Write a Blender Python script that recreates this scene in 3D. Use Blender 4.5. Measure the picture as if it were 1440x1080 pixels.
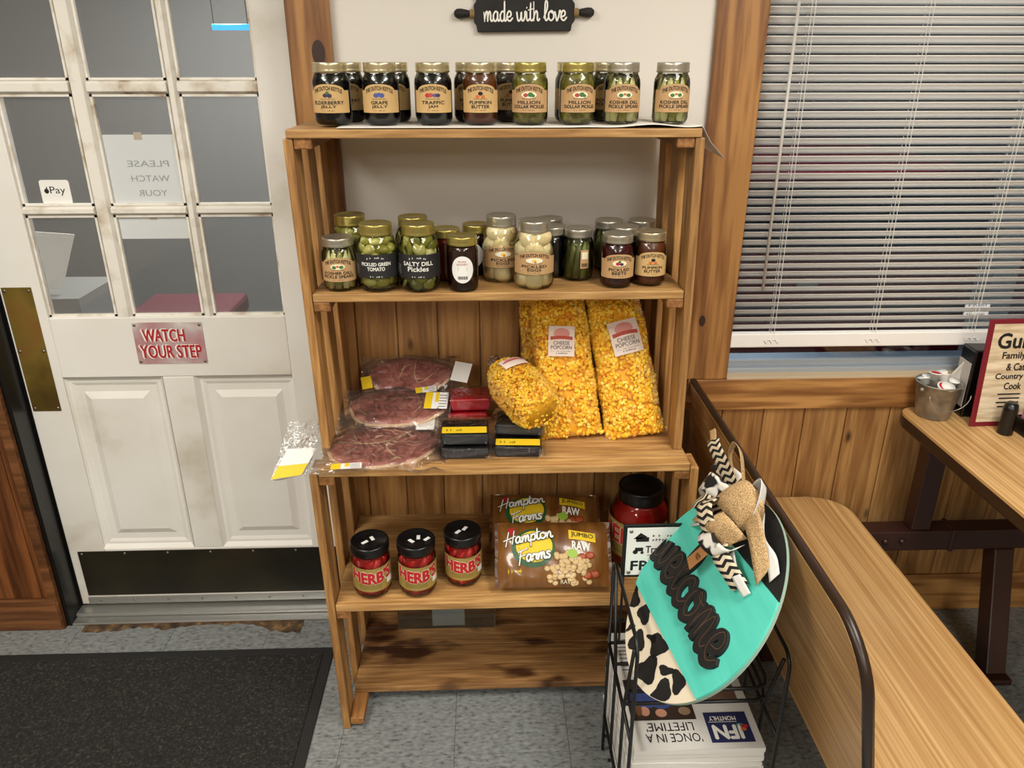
import bpy, math, random
from mathutils import Vector, Matrix
random.seed(7)
scene = bpy.context.scene
for o in list(bpy.data.objects): bpy.data.objects.remove(o)
col = scene.collection
R = math.radians
# ------------------------------------------------------------------ camera
cam = bpy.data.cameras.new('camera'); camo = bpy.data.objects.new('camera', cam); col.objects.link(camo)
camo.location = (0, -2.038, 1.685); camo.rotation_euler = (R(90 - 22.8), 0, R(-2.0))
cam.sensor_width = 36; cam.lens = 1081 / 1440 * 36; cam.clip_start = .05; cam.clip_end = 100
scene.camera = camo
# ------------------------------------------------------------------ world: a dark evening outside
w = bpy.data.worlds.new('world'); scene.world = w; w.use_nodes = True
w.node_tree.nodes['Background'].inputs[0].default_value = (.10, .12, .16, 1)
w.node_tree.nodes['Background'].inputs[1].default_value = .12
vs = scene.view_settings
vs.view_transform = 'Standard'; vs.look = 'None'; vs.gamma = 1; vs.use_curve_mapping = False
vs.exposure = -0.14
# ------------------------------------------------------------------ ceiling lights (the room's own lamps)
LAMPS = [(-1.3, -1.55, 38), (.95, -1.55, 38), (-1.3, -3.7, 42), (.95, -3.7, 42), (-1.3, -5.6, 36), (.95, -5.6, 36)]
for lx, ly, le in LAMPS:
    a = bpy.data.lights.new('troffer_light', 'AREA'); a.shape = 'RECTANGLE'; a.size = .55; a.size_y = 1.15
    a.energy = le; a.color = (1, .965, .90)
    ao = bpy.data.objects.new('troffer_light', a); col.objects.link(ao); ao.location = (lx, ly, 2.56)
for lx, ly, lz, le, c in [(-1.0, 1.3, 2.3, 95, (1, .98, .95)), (1.6, 2.4, 2.7, 42, (.85, .92, 1))]:  # added fill lights: one inside the vestibule, one so the car shows
    a = bpy.data.lights.new('added_fill_light', 'AREA'); a.size = .5; a.energy = le; a.color = c
    ao = bpy.data.objects.new('added_fill_light', a); col.objects.link(ao); ao.location = (lx, ly, lz)

# ------------------------------------------------------------------ materials
def srgb(c): return tuple(((v/255)/12.92 if v/255 <= .04045 else ((v/255+.055)/1.055)**2.4) for v in c) + (1,)
MATS = {}
def nodes(name):
    m = bpy.data.materials.new(name); m.use_nodes = True
    return m, m.node_tree, m.node_tree.nodes['Principled BSDF']
def plain(name, c, rough=.6, metal=0, spec=.5, coat=0, bump=0, bscale=200, emit=0):
    if name in MATS: return MATS[name]
    m, t, b = nodes(name)
    b.inputs['Base Color'].default_value = srgb(c); b.inputs['Roughness'].default_value = rough
    b.inputs['Metallic'].default_value = metal; b.inputs['Specular IOR Level'].default_value = spec
    b.inputs['Coat Weight'].default_value = coat; b.inputs['Coat Roughness'].default_value = .05
    if emit:
        b.inputs['Emission Color'].default_value = srgb(c); b.inputs['Emission Strength'].default_value = emit
    if bump: add_bump(t, b, bump, bscale)
    MATS[name] = m; return m
def add_bump(t, b, strength, scale, detail=4):
    n = t.nodes.new('ShaderNodeTexNoise'); n.inputs['Scale'].default_value = scale; n.inputs['Detail'].default_value = detail
    co = t.nodes.new('ShaderNodeTexCoord'); t.links.new(co.outputs['Object'], n.inputs['Vector'])
    bp = t.nodes.new('ShaderNodeBump'); bp.inputs['Strength'].default_value = strength; bp.inputs['Distance'].default_value = .002
    t.links.new(n.outputs[0], bp.inputs['Height']); t.links.new(bp.outputs[0], b.inputs['Normal'])
def coords(t, scale, rnd=True, off=37.0):
    co = t.nodes.new('ShaderNodeTexCoord'); mp = t.nodes.new('ShaderNodeMapping'); mp.inputs['Scale'].default_value = scale
    t.links.new(co.outputs['Object'], mp.inputs['Vector'])
    if rnd:
        oi = t.nodes.new('ShaderNodeObjectInfo'); mu = t.nodes.new('ShaderNodeMath'); mu.operation = 'MULTIPLY'; mu.inputs[1].default_value = off
        t.links.new(oi.outputs['Random'], mu.inputs[0]); t.links.new(mu.outputs[0], mp.inputs['Location'])
    return mp
def ramp(t, stops):
    r = t.nodes.new('ShaderNodeValToRGB'); e = r.color_ramp.elements
    while len(e) < len(stops): e.new(.5)
    for i, (p, c) in enumerate(stops): e[i].position = p; e[i].color = srgb(c)
    return r
def wood(name, light, dark, axis='Z', scale=9, rough=.5, rings=.6, knots=False, coat=0, fine=1.0, along=.07):
    """stretched-noise grain with cathedral bands running along one axis"""
    m, t, b = nodes(name); L = t.links
    s = [scale, scale, scale]; s['XYZ'.index(axis)] = scale * along
    mp = coords(t, s)
    n = t.nodes.new('ShaderNodeTexNoise'); n.inputs['Scale'].default_value = 1.0; n.inputs['Detail'].default_value = 3; n.inputs['Distortion'].default_value = .25
    L.new(mp.outputs[0], n.inputs['Vector'])
    mul = t.nodes.new('ShaderNodeMath'); mul.operation = 'MULTIPLY'; mul.inputs[1].default_value = 9; L.new(n.outputs[0], mul.inputs[0])
    sn = t.nodes.new('ShaderNodeMath'); sn.operation = 'SINE'; mul2 = t.nodes.new('ShaderNodeMath'); mul2.operation = 'MULTIPLY'; mul2.inputs[1].default_value = 3.2
    L.new(mul.outputs[0], mul2.inputs[0]); L.new(mul2.outputs[0], sn.inputs[0])
    f = t.nodes.new('ShaderNodeTexNoise'); f.inputs['Scale'].default_value = 9 * fine; f.inputs['Detail'].default_value = 5
    L.new(mp.outputs[0], f.inputs['Vector'])
    a = t.nodes.new('ShaderNodeMath'); a.operation = 'MULTIPLY_ADD'; a.inputs[1].default_value = .22 * rings; a.inputs[2].default_value = -.0
    L.new(sn.outputs[0], a.inputs[0])
    ad = t.nodes.new('ShaderNodeMath'); ad.operation = 'ADD'; L.new(a.outputs[0], ad.inputs[0]); L.new(f.outputs[0], ad.inputs[1])
    mid = tuple((x + y) / 2 for x, y in zip(light, dark))
    r = ramp(t, [(.22, dark), (.48, mid), (.72, light)]); L.new(ad.outputs[0], r.inputs[0])
    out = r.outputs[0]
    if knots:
        mp2 = coords(t, (5, 5, 2.2) if axis == 'Z' else (2.2, 5, 5), off=11)
        v = t.nodes.new('ShaderNodeTexVoronoi'); v.inputs['Scale'].default_value = 1.3; L.new(mp2.outputs[0], v.inputs['Vector'])
        kr = ramp(t, [(.025, (0, 0, 0)), (.085, (255, 255, 255))]); L.new(v.outputs['Distance'], kr.inputs[0])
        mx = t.nodes.new('ShaderNodeMixRGB'); mx.inputs[1].default_value = srgb((62, 38, 18)); L.new(kr.outputs[0], mx.inputs[0]); L.new(out, mx.inputs[2])
        out = mx.outputs[0]
    oi = t.nodes.new('ShaderNodeObjectInfo'); hs = t.nodes.new('ShaderNodeHueSaturation'); mr = t.nodes.new('ShaderNodeMapRange')
    mr.inputs['To Min'].default_value = .84; mr.inputs['To Max'].default_value = 1.12
    L.new(oi.outputs['Random'], mr.inputs['Value']); L.new(mr.outputs[0], hs.inputs['Value']); L.new(out, hs.inputs['Color'])
    L.new(hs.outputs[0], b.inputs['Base Color'])
    b.inputs['Roughness'].default_value = rough; b.inputs['Coat Weight'].default_value = coat; b.inputs['Coat Roughness'].default_value = .2
    bp = t.nodes.new('ShaderNodeBump'); bp.inputs['Strength'].default_value = .12; bp.inputs['Distance'].default_value = .002
    L.new(f.outputs[0], bp.inputs['Height']); L.new(bp.outputs[0], b.inputs['Normal'])
    MATS[name] = m; return m
def mottled(name, stops, scale, rough=.6, bump=.1, detail=6, coat=0, stretch=(1, 1, 1), rnd=True, metal=0):
    m, t, b = nodes(name); mp = coords(t, stretch, rnd)
    n = t.nodes.new('ShaderNodeTexNoise'); n.inputs['Scale'].default_value = scale; n.inputs['Detail'].default_value = detail
    t.links.new(mp.outputs[0], n.inputs['Vector']); r = ramp(t, stops); t.links.new(n.outputs[0], r.inputs[0])
    t.links.new(r.outputs[0], b.inputs['Base Color']); b.inputs['Roughness'].default_value = rough; b.inputs['Coat Weight'].default_value = coat
    b.inputs['Metallic'].default_value = metal
    bp = t.nodes.new('ShaderNodeBump'); bp.inputs['Strength'].default_value = bump; bp.inputs['Distance'].default_value = .002
    t.links.new(n.outputs[0], bp.inputs['Height']); t.links.new(bp.outputs[0], b.inputs['Normal'])
    MATS[name] = m; return m
def clear(name, tint=(255, 255, 255), strength=.5, rough=.03, crinkle=0, ior=1.45, haze=0):
    """thin clear glass or film: see-through with a Fresnel gloss"""
    m, t, b = nodes(name); t.nodes.remove(b); L = t.links; out = t.nodes['Material Output']
    tr = t.nodes.new('ShaderNodeBsdfTransparent'); tr.inputs[0].default_value = srgb(tint)
    g = t.nodes.new('ShaderNodeBsdfGlossy'); g.inputs['Roughness'].default_value = rough; g.inputs[0].default_value = (1, 1, 1, 1)
    fr = t.nodes.new('ShaderNodeFresnel'); fr.inputs[0].default_value = ior
    mu = t.nodes.new('ShaderNodeMath'); mu.operation = 'MULTIPLY_ADD'; mu.inputs[1].default_value = strength; mu.inputs[2].default_value = .0; mu.use_clamp = True
    L.new(fr.outputs[0], mu.inputs[0])
    mx = t.nodes.new('ShaderNodeMixShader'); L.new(mu.outputs[0], mx.inputs[0]); L.new(tr.outputs[0], mx.inputs[1]); L.new(g.outputs[0], mx.inputs[2])
    last = mx
    if haze:
        df = t.nodes.new('ShaderNodeBsdfDiffuse'); df.inputs[0].default_value = (.8, .8, .8, 1)
        m2 = t.nodes.new('ShaderNodeMixShader'); m2.inputs[0].default_value = haze; L.new(mx.outputs[0], m2.inputs[1]); L.new(df.outputs[0], m2.inputs[2]); last = m2
    if crinkle:
        co = t.nodes.new('ShaderNodeTexCoord'); n = t.nodes.new('ShaderNodeTexNoise'); n.inputs['Scale'].default_value = crinkle; n.inputs['Detail'].default_value = 3; n.inputs['Distortion'].default_value = 1.5
        L.new(co.outputs['Object'], n.inputs['Vector']); bp = t.nodes.new('ShaderNodeBump'); bp.inputs['Strength'].default_value = 1; bp.inputs['Distance'].default_value = .012
        L.new(n.outputs[0], bp.inputs['Height']); L.new(bp.outputs[0], g.inputs['Normal']); L.new(bp.outputs[0], fr.inputs['Normal'])
    L.new(last.outputs[0], out.inputs[0]); MATS[name] = m; return m

M_wall = plain('white_wall_paint', (226, 221, 212), .75, bump=.08, bscale=60)
M_room = plain('room_wall_paint', (170, 152, 128), .8)
M_ceil = plain('ceiling_paint', (232, 230, 224), .9)
M_pine = wood('pine_paneling', (184, 138, 82), (134, 90, 46), 'Z', 10, .45, .6, knots=True)
M_trim = wood('pine_trim_vertical', (180, 130, 74), (118, 74, 36), 'Z', 8, .45, 1.1)
M_trimx = wood('pine_trim_horizontal', (186, 138, 80), (126, 82, 40), 'X', 8, .45, 1.1)
M_dark = wood('dark_stained_panel', (132, 80, 42), (74, 40, 18), 'Z', 8, .4, .9)
M_darkx = wood('dark_stained_base', (140, 90, 50), (80, 46, 20), 'X', 8, .5, .6)
M_shelfx = wood('crate_wood_boards', (204, 162, 102), (142, 98, 52), 'X', 14, .55, .25)
M_shelfz = wood('crate_wood_slats', (184, 138, 80), (120, 80, 40), 'Z', 14, .55, .4)
M_shelfy = wood('crate_wood_cleats', (170, 118, 64), (112, 70, 34), 'Y', 14, .6, .35)
M_oak = wood('oak_laminate_bench', (216, 178, 122), (164, 118, 68), 'Y', 15, .32, .2, fine=1.0, along=.012)
M_oakp = wood('oak_laminate_panel', (200, 158, 102), (148, 106, 60), 'Y', 15, .35, .2, fine=1.0, along=.012)
M_edge = plain('brown_edge_molding', (44, 28, 18), .35)
M_steel = plain('brown_frame_steel', (52, 28, 22), .4, bump=.03)
M_door = mottled('worn_white_door_paint', [(.28, (196, 188, 170)), (.42, (228, 225, 216)), (.7, (238, 236, 230))], 3.0, .55, .05)
M_glaze = mottled('chipped_glazing_paint', [(.27, (140, 100, 70)), (.36, (206, 196, 178)), (.5, (232, 228, 218))], 14, .55, .1)
M_blackpaint = plain('black_jamb_paint', (18, 17, 17), .35, bump=.05, bscale=80)
M_brass = mottled('tarnished_brass', [(.35, (92, 74, 30)), (.55, (140, 116, 52)), (.75, (150, 92, 52))], 5, .35, .05, metal=.45)
M_kick = mottled('dark_kick_plate', [(.4, (26, 24, 16)), (.62, (44, 38, 22)), (.8, (92, 74, 38))], 4, .4, .05)
M_alum = plain('aluminium', (176, 176, 172), .35, metal=.8, bump=.1, bscale=60)
M_screw = plain('screw_metal', (150, 146, 136), .3, metal=.9)
M_pane = clear('door_glass', (222, 223, 222), 1.3, .02, haze=.05)
M_winpane = clear('window_glass', (225, 232, 236), 1.0, .01)
M_jarglass = clear('jar_glass', (250, 252, 248), 1.0, .04)
M_film = clear('plastic_film', (248, 248, 246), 2.0, .09, crinkle=26, haze=.03)
M_filmc = clear('popcorn_film', (255, 254, 250), .4, .12, crinkle=34)
M_traywrap = clear('tray_wrap', (252, 252, 252), .7, .05, crinkle=30)
M_acrylic = clear('clear_acrylic', (235, 240, 240), 1.6, .05)
M_tile = mottled('speckled_vinyl_tile', [(.30, (78, 80, 78)), (.42, (118, 121, 120)), (.60, (134, 138, 137)), (.75, (150, 153, 152))], 60, .42, .04, stretch=(1, 2.0, 1), detail=5)
M_grout = plain('tile_joint_grime', (84, 80, 72), .8)
M_mat = mottled('charcoal_carpet', [(.35, (16, 15, 14)), (.58, (36, 34, 31)), (.72, (74, 68, 60))], 150, .95, .9, detail=4)
M_rubber = plain('black_rubber_edge', (26, 26, 26), .7)
M_blind = plain('blind_slat_white', (246, 244, 240), .45)
M_cord = plain('blind_cord_white', (226, 224, 218), .8)
M_outfloor = plain('asphalt', (60, 62, 66), .9)
M_vest = plain('vestibule_grey_wall', (116, 117, 117), .8)
M_gold = plain('gold_lid', (216, 204, 168), .28, metal=.85)
M_gold2 = plain('bright_gold_lid', (198, 184, 108), .28, metal=.85)
M_silver = plain('silver_lid', (200, 196, 182), .3, metal=.85)
M_blacklid = plain('black_plastic_lid', (14, 14, 15), .3)
M_kraft = plain('kraft_label', (203, 168, 112), .7)
M_kraft2 = plain('tan_label', (190, 152, 106), .7)
M_ink = plain('black_ink', (24, 20, 18), .7)
M_white = plain('white_paper', (236, 235, 230), .7)
M_whiteink = plain('white_ink', (238, 236, 228), .6)
M_blacklab = plain('black_label', (34, 33, 34), .6)
M_red = plain('red_print', (190, 34, 44), .6)
M_redink = plain('faded_red_ink', (176, 72, 66), .6)
M_green = plain('green_print', (66, 116, 58), .6)
M_yellow = plain('yellow_print', (236, 200, 34), .55)
M_bluefruit = plain('blue_fruit_print', (72, 86, 150), .6)
M_orange = plain('orange_print', (206, 108, 52), .6)
M_cream = plain('cream_print', (240, 230, 196), .6)
M_purple = plain('dark_berry_print', (62, 46, 78), .6)
M_wire = plain('black_wire', (16, 16, 17), .4)
M_teal = mottled('teal_painted_wood', [(.2, (40, 120, 110)), (.3, (88, 214, 196)), (.7, (98, 224, 204))], 5, .6, .06, stretch=(6, .5, 6))
M_signblack = mottled('black_chalk_paint', [(.3, (14, 13, 13)), (.7, (30, 28, 27))], 20, .7, .05)
M_signcream = plain('cream_paint', (238, 226, 200), .65)
M_burlap = mottled('burlap', [(.35, (150, 116, 74)), (.55, (204, 170, 122)), (.75, (226, 198, 152))], 420, .95, .7, detail=2)
M_lining = plain('white_ribbon', (222, 220, 214), .8)

# ------------------------------------------------------------------ mesh helpers
class MB:
    def __init__(s): s.v = []; s.f = []; s.uv = None
    def add(s, vs_, fs):
        o = len(s.v); s.v += [tuple(p) for p in vs_]; s.f += [tuple(i + o for i in f) for f in fs]; return s
    def box(s, x0, x1, y0, y1, z0, z1):
        return s.add([(x, y, z) for z in (z0, z1) for y in (y0, y1) for x in (x0, x1)],
                     [(0, 2, 3, 1), (4, 5, 7, 6), (0, 1, 5, 4), (1, 3, 7, 5), (3, 2, 6, 7), (2, 0, 4, 6)])
    def prism(s, pts, d0, d1, fn):
        """extrude the outline pts between d0 and d1; fn(u, v, d) -> xyz"""
        n = len(pts)
        vv = [fn(u, v, d0) for u, v in pts] + [fn(u, v, d1) for u, v in pts]
        return s.add(vv, [tuple(range(n - 1, -1, -1)), tuple(range(n, 2 * n))] + [(i, (i + 1) % n, n + (i + 1) % n, n + i) for i in range(n)])
    def lathe(s, prof, seg=24, c=(0, 0, 0), cap=True):
        vv = []; ff = []
        for r, z in prof:
            for k in range(seg):
                a = 2 * math.pi * k / seg; vv.append((c[0] + r * math.cos(a), c[1] + r * math.sin(a), c[2] + z))
        for i in range(len(prof) - 1):
            for k in range(seg):
                k2 = (k + 1) % seg; ff.append((i * seg + k, i * seg + k2, (i + 1) * seg + k2, (i + 1) * seg + k))
        if cap:
            ff.append(tuple(range(seg - 1, -1, -1))); ff.append(tuple(range((len(prof) - 1) * seg, len(prof) * seg)))
        return s.add(vv, ff)
    def tube(s, path, r, seg=8, closed=False):
        P = [Vector(p) for p in path]; n = len(P); vv = []; ff = []; ref = None
        for i in range(n):
            if closed: d = P[(i + 1) % n] - P[i - 1]
            else: d = P[min(i + 1, n - 1)] - P[max(i - 1, 0)]
            d.normalize()
            if ref is None: ref = Vector((0, 0, 1)) if abs(d.z) < .9 else Vector((1, 0, 0))
            a = d.cross(ref).normalized(); b = a.cross(d).normalized(); ref = b
            rr = r[i] if isinstance(r, (list, tuple)) else r
            for k in range(seg):
                t = 2 * math.pi * k / seg; vv.append(P[i] + a * math.cos(t) * rr + b * math.sin(t) * rr)
        m = n if closed else n - 1
        for i in range(m):
            j = (i + 1) % n
            for k in range(seg):
                k2 = (k + 1) % seg; ff.append((i * seg + k, i * seg + k2, j * seg + k2, j * seg + k))
        if not closed:
            ff.append(tuple(range(seg - 1, -1, -1))); ff.append(tuple(range((n - 1) * seg, n * seg)))
        return s.add(vv, ff)
    def grid(s, nu, nv, fn):
        vv = [fn(i / nu, j / nv) for j in range(nv + 1) for i in range(nu + 1)]
        ff = [(j * (nu + 1) + i, j * (nu + 1) + i + 1, (j + 1) * (nu + 1) + i + 1, (j + 1) * (nu + 1) + i) for j in range(nv) for i in range(nu)]
        return s.add(vv, ff)
    def blob(s, c, rad, seg=10, rings=7, M=None, jit=0):
        vv = []; ff = []
        rx, ry, rz = rad
        for j in range(rings + 1):
            ph = math.pi * j / rings
            for i in range(seg):
                th = 2 * math.pi * i / seg; k = 1 + (random.uniform(-jit, jit) if jit else 0)
                p = Vector((rx * math.sin(ph) * math.cos(th) * k, ry * math.sin(ph) * math.sin(th) * k, rz * math.cos(ph) * k))
                if M is not None: p = M @ p
                vv.append(p + Vector(c))
        for j in range(rings):
            for i in range(seg):
                i2 = (i + 1) % seg; ff.append((j * seg + i, (j + 1) * seg + i, (j + 1) * seg + i2, j * seg + i2))
        return s.add(vv, ff)
    def mesh(s, name, smooth=False):
        me = bpy.data.meshes.new(name); me.from_pydata(s.v, [], s.f); me.validate(); me.update()
        if smooth:
            for p in me.polygons: p.use_smooth = True
        return me
    def build(s, name, mat, parent=None, smooth=False, bevel=0, loc=None, label=None):
        o = bpy.data.objects.new(name, s.mesh(name, smooth)); o.data.materials.append(mat); col.objects.link(o)
        if parent: o.parent = parent
        if loc: o.location = loc
        if bevel:
            md = o.modifiers.new('bevel', 'BEVEL'); md.width = bevel; md.segments = 2; md.limit_method = 'ANGLE'
        if label: o['label'] = label
        return o
def tag(o, label=None, cat=None, group=None, kind=None):
    if label: o['label'] = label
    if cat: o['category'] = cat
    if group: o['group'] = group
    if kind: o['kind'] = kind
    return o
def thing(name, label, cat, loc=(0, 0, 0), rz=0, group=None):
    o = bpy.data.objects.new(name, None); o.empty_display_size = .05; col.objects.link(o)
    o.location = loc; o.rotation_euler = (0, 0, rz); return tag(o, label, cat, group)
def box(name, mat, parent, x0, x1, y0, y1, z0, z1, bevel=0, label=None):
    return MB().box(x0, x1, y0, y1, z0, z1).build(name, mat, parent, bevel=bevel, label=label)
def catmull(pts, n=6, closed=False):
    P = [Vector(p) for p in pts]; out = []; m = len(P)
    rng = range(m if closed else m - 1)
    for i in rng:
        p0 = P[i - 1] if (closed or i > 0) else P[0]; p1 = P[i]; p2 = P[(i + 1) % m]; p3 = P[(i + 2) % m] if (closed or i + 2 < m) else P[-1]
        for k in range(n):
            t = k / n
            out.append(.5 * ((2 * p1) + (p2 - p0) * t + (2 * p0 - 5 * p1 + 4 * p2 - p3) * t * t + (3 * p1 - p0 - 3 * p2 + p3) * t ** 3))
    if not closed: out.append(P[-1])
    return out

# ------------------------------------------------------------------ lettering
_txt = {}
def glyphs(body):
    """triangulated outline of a line of type, cached, normalised later to a box"""
    if body not in _txt:
        c = bpy.data.curves.new('t', 'FONT'); c.body = body; c.resolution_u = 3
        o = bpy.data.objects.new('t', c); col.objects.link(o)
        me = bpy.data.meshes.new_from_object(o.evaluated_get(bpy.context.evaluated_depsgraph_get()))
        _txt[body] = ([tuple(v.co) for v in me.vertices], [tuple(p.vertices) for p in me.polygons])
        bpy.data.objects.remove(o); bpy.data.curves.remove(c); bpy.data.meshes.remove(me)
    return _txt[body]
def type_into(mb, body, u0, u1, v0, v1, fn, arch=0, shear=0, bold=0):
    vv, ff = glyphs(body)
    if not vv: return
    x0 = min(p[0] for p in vv); x1 = max(p[0] for p in vv); y0 = min(p[1] for p in vv); y1 = max(p[1] for p in vv)
    offs = [(0, 0)] if not bold else [(-bold, 0), (bold, 0), (0, bold), (0, -bold)]
    for k, (du, dv) in enumerate(offs):
        out = []
        for x, y, _ in vv:
            t = (x - x0) / (x1 - x0); q = (y - y0) / (y1 - y0)
            uu, vv_ = u0 + (u1 - u0) * t + shear * q + du, v0 + (v1 - v0) * q + arch * (1 - (2 * t - 1) ** 2) + dv
            p = Vector(fn(uu, vv_))
            if k:      # overlapping strokes of a heavy letter lie a hair above one another
                nn = (Vector(fn(uu + 1e-3, vv_)) - p).cross(Vector(fn(uu, vv_ + 1e-3)) - p)
                if nn.length: p = p + nn.normalized() * (.00006 * k)
            out.append(p)
        mb.add(out, ff)
CURSIVE = {
 'w': (1.15, [[(0, .9), (.12, .15), (.3, 0), (.5, .3), (.56, .9), (.6, .2), (.8, 0), (1., .4), (1.02, .95), (1.15, .8)]]),
 'e': (.74, [[(0, .35), (.5, .5), (.55, .85), (.3, 1), (.08, .6), (.15, .15), (.45, 0), (.76, .3)]]),
 'l': (.52, [[(0, .3), (.38, 1.2), (.4, 1.85), (.2, 1.95), (.12, 1.2), (.15, .3), (.32, 0), (.54, .25)]]),
 'c': (.68, [[(.6, .8), (.4, 1), (.1, .7), (.1, .25), (.4, 0), (.7, .25)]]),
 'o': (.85, [[(.4, 1), (.1, .75), (.1, .25), (.4, 0), (.7, .3), (.65, .8), (.4, 1), (.5, .8), (.88, .8)]]),
 'm': (1.1, [[(0, .9), (.08, 0)], [(.08, .2), (.15, .6), (.35, 1), (.46, .7), (.46, 0)], [(.46, .2), (.52, .6), (.7, 1), (.82, .7), (.84, .15), (1, 0), (1.14, .2)]]),
 'a': (.85, [[(.6, .85), (.35, 1), (.08, .6), (.15, .1), (.35, 0), (.58, .35), (.6, .95), (.6, .3), (.72, 0), (.88, .2)]]),
 'd': (.85, [[(.6, .85), (.35, 1), (.08, .6), (.15, .1), (.35, 0), (.58, .35), (.62, 2)], [(.62, 2), (.6, .3), (.72, 0), (.88, .2)]]),
 'i': (.42, [[(.05, .9), (.1, .2), (.25, 0), (.44, .2)], [(.07, 1.3), (.1, 1.36)]]),
 't': (.48, [[(.15, 1.8), (.12, .3), (.3, 0), (.5, .2)], [(-.12, 1.1), (.48, 1.22)]]),
 'h': (.78, [[(.05, 1.9), (.08, 0)], [(.08, .2), (.14, .6), (.36, 1), (.52, .7), (.52, .15), (.65, 0), (.8, .2)]]),
 'v': (.7, [[(0, .9), (.2, .1), (.3, 0), (.5, .5), (.6, 1), (.76, .85)]]),
 'r': (.7, [[(0, .5), (.12, .95), (.2, .8), (.5, .85), (.48, .3), (.6, 0), (.74, .2)]]),
 'n': (.78, [[(0, .9), (.08, 0)], [(.08, .2), (.14, .6), (.38, 1), (.52, .7), (.54, .12), (.7, 0), (.8, .15)]]),
 'p': (.72, [[(.05, .95), (.03, -.8)], [(.05, .6), (.35, 1), (.6, .7), (.5, .1), (.1, .1)]]),
 's': (.6, [[(.5, .9), (.22, 1), (.1, .75), (.45, .35), (.3, 0), (0, .1)]]),
 'k': (.7, [[(.05, 1.9), (.06, 0)], [(.55, .95), (.1, .45), (.3, .45), (.6, 0), (.75, .15)]]),
 'H': (1.15, [[(-.05, -.15), (.3, 1.95)], [(1.0, 2.05), (.78, 0)], [(-.3, .75), (1.15, 1.15)]]),
 'F': (.95, [[(.05, -.35), (.3, 1.75)], [(-.05, 1.6), (1.1, 1.95)], [(.1, .85), (.85, 1.05)]]),
 'P': (.85, [[(.05, -.1), (.2, 1.8)], [(-.05, 1.5), (.4, 1.95), (.8, 1.6), (.6, 1), (.2, .9)]]),
 'y': (.7, [[(0, .9), (.15, .2), (.35, .1), (.55, .9)], [(.55, .9), (.45, -.5), (.15, -.7)]]),
 ' ': (.55, [])}
def script_word(body):
    x = 0; strokes = []
    for ch in body:
        adv, ss = CURSIVE[ch]
        for st in ss: strokes.append([(x + p[0], p[1]) for p in st])
        x += adv
    return strokes, x
def brush(mb, body, u0, u1, v0, xh, hw, fn, thick=0, slope=0, d=0):
    """cursive strokes as flat (or thick) ribbons; fn(u, v, d)"""
    ss, W = script_word(body); k = (u1 - u0) / W
    for si, st in enumerate(ss):
        dz = .00012 * si
        P = [(p.x, p.y) for p in catmull([(a, b, 0) for a, b in st], 6)] if len(st) > 2 else st
        P = [(u0 + a * k, v0 + b * xh + slope * a * k) for a, b in P]; n = len(P)
        e = []
        for i in range(n):
            a = P[max(i - 1, 0)]; b = P[min(i + 1, n - 1)]; dx, dy = b[0] - a[0], b[1] - a[1]; l = math.hypot(dx, dy) or 1
            e.append((-dy / l, dx / l, dx / l, dy / l))
        L_, R_ = [], []
        for i in range(n):
            ext = hw * .7 * ((-1 if i == 0 else 0) + (1 if i == n - 1 else 0)); q = .6 if i in (0, n - 1) else 1
            x, y = P[i][0] + e[i][2] * ext, P[i][1] + e[i][3] * ext
            L_.append((x + e[i][0] * hw * q, y + e[i][1] * hw * q)); R_.append((x - e[i][0] * hw * q, y - e[i][1] * hw * q))
        top = [fn(*p, d + thick + dz + .00002 * i) for i, p in enumerate(L_)] + [fn(*p, d + thick + dz + .00002 * i) for i, p in enumerate(R_)]
        ff = [(i, n + i, n + i + 1, i + 1) for i in range(n - 1)]
        if thick:
            top += [fn(*p, d) for p in L_] + [fn(*p, d) for p in R_]
            ff += [(i, i + 1, 2 * n + i + 1, 2 * n + i) for i in range(n - 1)] + [(n + i + 1, n + i, 3 * n + i, 3 * n + i + 1) for i in range(n - 1)]
            ff += [(0, 2 * n, 3 * n, n), (n - 1, 2 * n - 1, 4 * n - 1, 3 * n - 1)]
        mb.add(top, ff)
def ell(mb, cu, cv, ru, rv, fn, n=20, a0=0):
    vv = [fn(cu, cv)]
    for k in (1 / 3, 2 / 3, 1): vv += [fn(cu + k * ru * math.cos(a0 + 2 * math.pi * i / n), cv + k * rv * math.sin(a0 + 2 * math.pi * i / n)) for i in range(n)]
    ff = [(0, 1 + i, 1 + (i + 1) % n) for i in range(n)]
    for r_ in (0, 1): ff += [(1 + r_ * n + i, 1 + (r_ + 1) * n + i, 1 + (r_ + 1) * n + (i + 1) % n, 1 + r_ * n + (i + 1) % n) for i in range(n)]
    mb.add(vv, ff)
def scribble(mb, u0, u1, v0, v1, fn, n=10, arch=0, seed=1):
    """print too small to read: a row of uneven little strokes"""
    rg = random.Random(seed); w_ = (u1 - u0) / n
    for i in range(n):
        if rg.random() < .12: continue
        a = u0 + w_ * i; b = a + w_ * rg.uniform(.45, .8); h = v1 - v0; t = (i + .5) / n; lift = arch * (1 - (2 * t - 1) ** 2)
        k0 = rg.choice((0, 0, .3)); k1 = rg.choice((1, 1, .7)); m_ = a + (b - a) * .4
        mb.add([fn(x, y + lift) for x, y in ((a, v0), (m_, v0), (m_, v0 + h * k1), (a, v0 + h * k1))], [(0, 1, 2, 3)])
        mb.add([fn(x, y + lift) for x, y in ((m_, v0 + h * (.35 + k0 * .3)), (b, v0 + h * (.35 + k0 * .3)), (b, v0 + h * (.6 + k0 * .3)), (m_, v0 + h * (.6 + k0 * .3)))], [(0, 1, 2, 3)])
def quad(mb, u0, u1, v0, v1, fn, nu=1, nv=1):
    mb.grid(nu, nv, lambda a, b: fn(u0 + (u1 - u0) * a, v0 + (v1 - v0) * b))

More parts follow.
